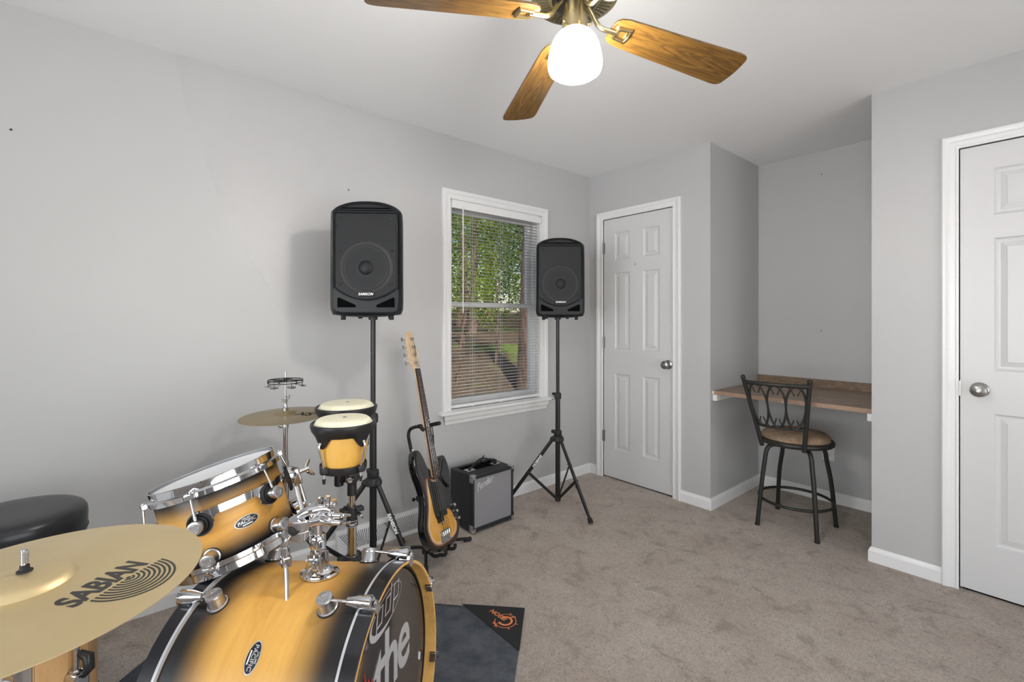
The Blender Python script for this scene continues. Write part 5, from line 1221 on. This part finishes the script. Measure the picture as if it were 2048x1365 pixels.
MxL = Matrix.Translation((-.0062, .030, AH - .075)) @ Matrix(((0, 0, 1, 0), (1, 0, 0, 0), (0, 1, 0, 0), (0, 0, 0, 1))) @ Matrix.Rotation(R_(14), 4, 'Z')
text_obj('grille_lettering', me, M_silver, gc, MxL)
b = MB().m(M_silver); Ms = MxL; pts_ = spline([(-.004, -.026, 0), (.03, -.020, 0), (.07, -.014, 0), (.12, -.006, 0)], 4); b.tube([Ms @ Vector(p) for p in pts_], .0014, 6); b.build('underline_script', parent=gc)

# ================================================================== DESK IN THE ALCOVE
dk_ = thing('built_in_desk', 'weathered plank desk with white cleats built into the alcove', 'desk', (AX0, .03, 0))
g = .002; W_ = AX1 - AX0
b = MB().m(M_desk); N_ = 60; zt = .787; th_ = .024
rng = random.Random(5); fr_ = []
for i in range(N_ + 1):
    x = g + (W_ - 2 * g) * i / N_; fr_.append((x, .004 + .004 * noise.noise(Vector((x * 9, 1, 0))) + .002 * noise.noise(Vector((x * 40, 2, 0)))))
ta = [b.v((x, y, zt)) for x, y in fr_]; tb = [b.v((x, AD - .03 - .022, zt)) for x, _ in fr_]; ba = [b.v((x, y - .003, zt - th_)) for x, y in fr_]; bb_ = [b.v((x, AD - .03 - .022, zt - th_)) for x, _ in fr_]
b.skin([ta, tb], False, smooth=False); b.skin([tb, bb_], False, smooth=False); b.skin([bb_, ba], False, smooth=False); b.m(M_deskedge); b.skin([ba, ta], False, smooth=False)
b.m(M_desk); b.f([ta[0], ba[0], bb_[0], tb[0]], False); b.f([ta[-1], tb[-1], bb_[-1], ba[-1]], False)
b.build('desktop', parent=dk_)
M_splash = wood('knotty_backsplash', [(.20, .13, .08), (.30, .20, .125), (.12, .075, .045)], 1.5, (1.4, 5, 6), .5, 0, True, 3.5)
MB().m(M_splash).box((g, AD - .03 - .021, zt - th_), (W_ - g, AD - .03 - .001, .843), .002).build('backsplash', parent=dk_)
for x0_, x1_ in ((.0, .028), (W_ - .028, W_)):
    MB().m(M_trim).box((x0_ + .0005, .002, zt - th_ - .042), (x1_ - .0005, AD - .035, zt - th_ - .0005), .003).build('cleat', parent=dk_)
MB().m(M_trim).box((.0005, -.004, zt - .020), (.010, .004, zt - .002), .001).build('end_filler', parent=dk_)

# ================================================================== COUNTER STOOL
SC = Vector((1.482, .166, 0)); st_ = thing('counter_stool', 'dark iron swivel stool with looped backrest and tan cushion at the desk', 'stool', SC)
M_tan = mat('tan_suede', (.36, .24, .15), .85); _n = tex_noise(M_tan, 7, 5, .65, dist=1.0); _r = ramp(M_tan, _n.outputs[0], [(.38, (.17, .11, .07)), (.60, (.36, .25, .16))]); lnk(M_tan.node_tree, _r.outputs[0], nodes(M_tan)[2].inputs[0])
zs_ = .525
b = MB().m(M_iron); b.torus((0, 0, zs_), (0, 0, 1), .192, .013, 72, 12, .016); b.build('seat_ring', parent=st_)
b = MB().m(M_tan); b.lathe([(.182, zs_ - .006), (.186, zs_ + .014), (.182, zs_ + .034), (.165, zs_ + .050), (.12, zs_ + .059), (.06, zs_ + .061), (.0, zs_ + .061)], n=72); b.lathe([(.182, zs_ - .006), (.0, zs_ - .006)], n=72); b.build('seat_cushion', parent=st_)
b = MB().m(M_iron); b.cyl((0, 0, zs_ - .040), (0, 0, zs_ - .006), .075, n=32); b.box((-.09, -.09, zs_ - .012), (.09, .09, zs_ - .006)); b.build('swivel_plate', parent=st_)
for i, (fx, fy) in enumerate(((-.155, -.165), (.165, -.160), (.170, .163), (-.170, .190))):
    d = Vector((fx, fy, 0)); k = .100 / d.length
    b = MB().m(M_iron); b.tube(spline([d * k * .6 + Vector((0, 0, zs_ - .030)), d * k * 1.15 + Vector((0, 0, zs_ - .030)), d * (.152 / d.length) + Vector((0, 0, zs_ - .038)), d * (.172 / d.length) + Vector((0, 0, zs_ - .068)), d * (.181 / d.length) + Vector((0, 0, zs_ - .12)), d * .885 + Vector((0, 0, .26)), d + Vector((0, 0, .004))], 5), .0125, 14)
    lg = b.build('leg', parent=st_); MB().m(M_rubber).cyl(d + Vector((0, 0, .012)), d + Vector((0, 0, .0)), .0138, n=14).build('foot_cap', parent=lg)
MB().m(M_iron).torus((0, 0, .165), (0, 0, 1), .198, .0085, 72, 10).build('foot_ring', parent=st_)
S = lambda x, y, z: Vector((x, y, z)) - SC
bl0, br0 = S(1.366, -.030, zs_ - .01), S(1.588, -.012, zs_ - .01); bl1, br1 = S(1.312, -.165, .916), S(1.640, -.088, .911)
def bk(u, v_, bow=.045):
    'u across 0..1, v up 0..1 on the bowed backrest'
    a = bl0.lerp(bl1, v_); c = br0.lerp(br1, v_); p = a.lerp(c, u); n_ = (c - a).cross(Vector((0, 0, 1))).normalized(); return p + n_ * (bow * 4 * u * (1 - u))
for u in (0, 1):
    b = MB().m(M_iron); a, c = (bl0, bl1) if u == 0 else (br0, br1); m_ = a.lerp(c, .5) + (a - SC * 0).normalized() * .0
    b.tube([a - Vector((0, 0, .012)), a.lerp(c, .3), m_, c + Vector((0, 0, .004))], .0125, 14); b.sphere(c + Vector((0, 0, .006)), .0135, n=10); b.build('back_post', parent=st_)
MB().m(M_iron).tube([bk(i / 16, .945) for i in range(17)], .0115, 12).build('top_rail', parent=st_)
MB().m(M_iron).tube([bk(i / 16, .30) for i in range(17)], .0065, 10).build('lower_rail', parent=st_)
for cu in (.185, .50, .815):
    b = MB().m(M_iron); b.tube([bk(cu + .158 * math.cos(2 * PI * i / 40), .620 + .310 * math.sin(2 * PI * i / 40)) for i in range(40)], .0060, 10, closed=True); b.build('back_loop', parent=st_)
for cu in (.03, .3425, .6575, .97):
    for a0, a1 in ((35, 145), (215, 325)):
        pp = [(cu + .158 * math.cos(R_(a0 + (a1 - a0) * i / 16)), .620 + .310 * math.sin(R_(a0 + (a1 - a0) * i / 16))) for i in range(17)]
        pp = [p for p in pp if .015 < p[0] < .985]
        MB().m(M_iron).tube([bk(*p) for p in pp], .0034, 8).build('back_scroll', parent=st_)


# ================================================================== OUTLET, FLOOR REGISTER, NAILS
ot = thing('wall_outlet', 'white electrical outlet on the alcove wall behind the stool', 'outlet', (1.492, AD, .345))
b = MB().m(M_trim); b.box((-.036, -.006, -.058), (.036, 0, .058), .003); b.build('cover_plate', parent=ot)
for z in (-.021, .021):
    b = MB().m(M_trim); b.lathe([(.0, .0078), (.015, .0078), (.0165, .006)], (0, 0, z), (0, -1, 0), 24, scal=(1, .85)); r_ = b.build('receptacle', parent=ot)
    for x in (-.006, .006): MB().m(M_dark).box((x - .001, -.0085, z), (x + .001, -.0079, z + .008)).build('slot', parent=r_)
    MB().m(M_dark).cyl((0, -.0079, z - .007), (0, -.0085, z - .007), .0022, n=10).build('slot', parent=r_)
vy0, vy1, vh = -2.105, -1.53, .118
rgs_ = thing('floor_register', 'white baseboard heating register with fan-shaped louvres below the left wall', 'vent', (0, (vy0 + vy1) / 2, 0))
L_ = (vy1 - vy0) / 2; b = MB().m(M_trim); b.smooth = False
prof = [(0, 0), (.060, 0), (.060, .012), (.022, vh - .010), (.014, vh), (0, vh)]
b.skin([[b.v((x, y, z)) for x, z in prof] for y in (-L_, L_)], True, True, True); b.build('register_body', parent=rgs_)
def slope(y, k): return Vector((.060 + (.022 - .060) * k + .0006, y, .012 + (vh - .022) * k + .0003))
for c_, s_ in ((-.145, 1), (.145, 1)):
    b = MB().m(M_dark)
    for i in range(-16, 17):
        y0_ = c_ + i * .0078; lean = i * .0011
        if abs(i) > 14: continue
        top_ = .90 - .35 * (abs(i) / 16) ** 3 * 0; lo = .10
        P_ = [slope(y0_ + lean * 1.2 * (1 - (1 - t) ** 2) * 3.0 * (t), lo + (top_ - lo) * t) for t in [j / 6 for j in range(7)]]
        if abs(P_[-1].y) > L_ - .01: continue
        prev = None
        for p in P_:
            cur = (b.v(p + Vector((0, -.0016, 0))), b.v(p + Vector((0, .0016, 0))))
            if prev: b.f([prev[0], cur[0], cur[1], prev[1]], False)
            prev = cur
    b.build('louvre_slots', parent=rgs_)
def nail(loc, d, label):
    b = MB().m(M_nickel); b.cyl((0, 0, 0), Vector(d) * .008, .0016, n=8); b.m(M_dark); b.cyl((0, 0, 0), Vector(d) * .0008, .004, n=10); o = b.build('nail'); o.location = loc; tag(o, label, 'nail')
nail((0, -3.31, 1.971), (1, 0, 0), 'tiny nail hole mark at the far left of the grey wall'); nail((0, -2.031, 1.974), (1, 0, 0), 'small nail in the grey wall just above the left loudspeaker')
nail((0, -.115, 1.86), (1, 0, 0), 'small nail in the grey wall between window and corner')
nail((1.449, AD, 2.279), (0, -1, 0), 'small nail high on the alcove back wall'); nail((1.446, AD, 1.183), (0, -1, 0), 'small nail low on the alcove back wall above the desk')
#MORE
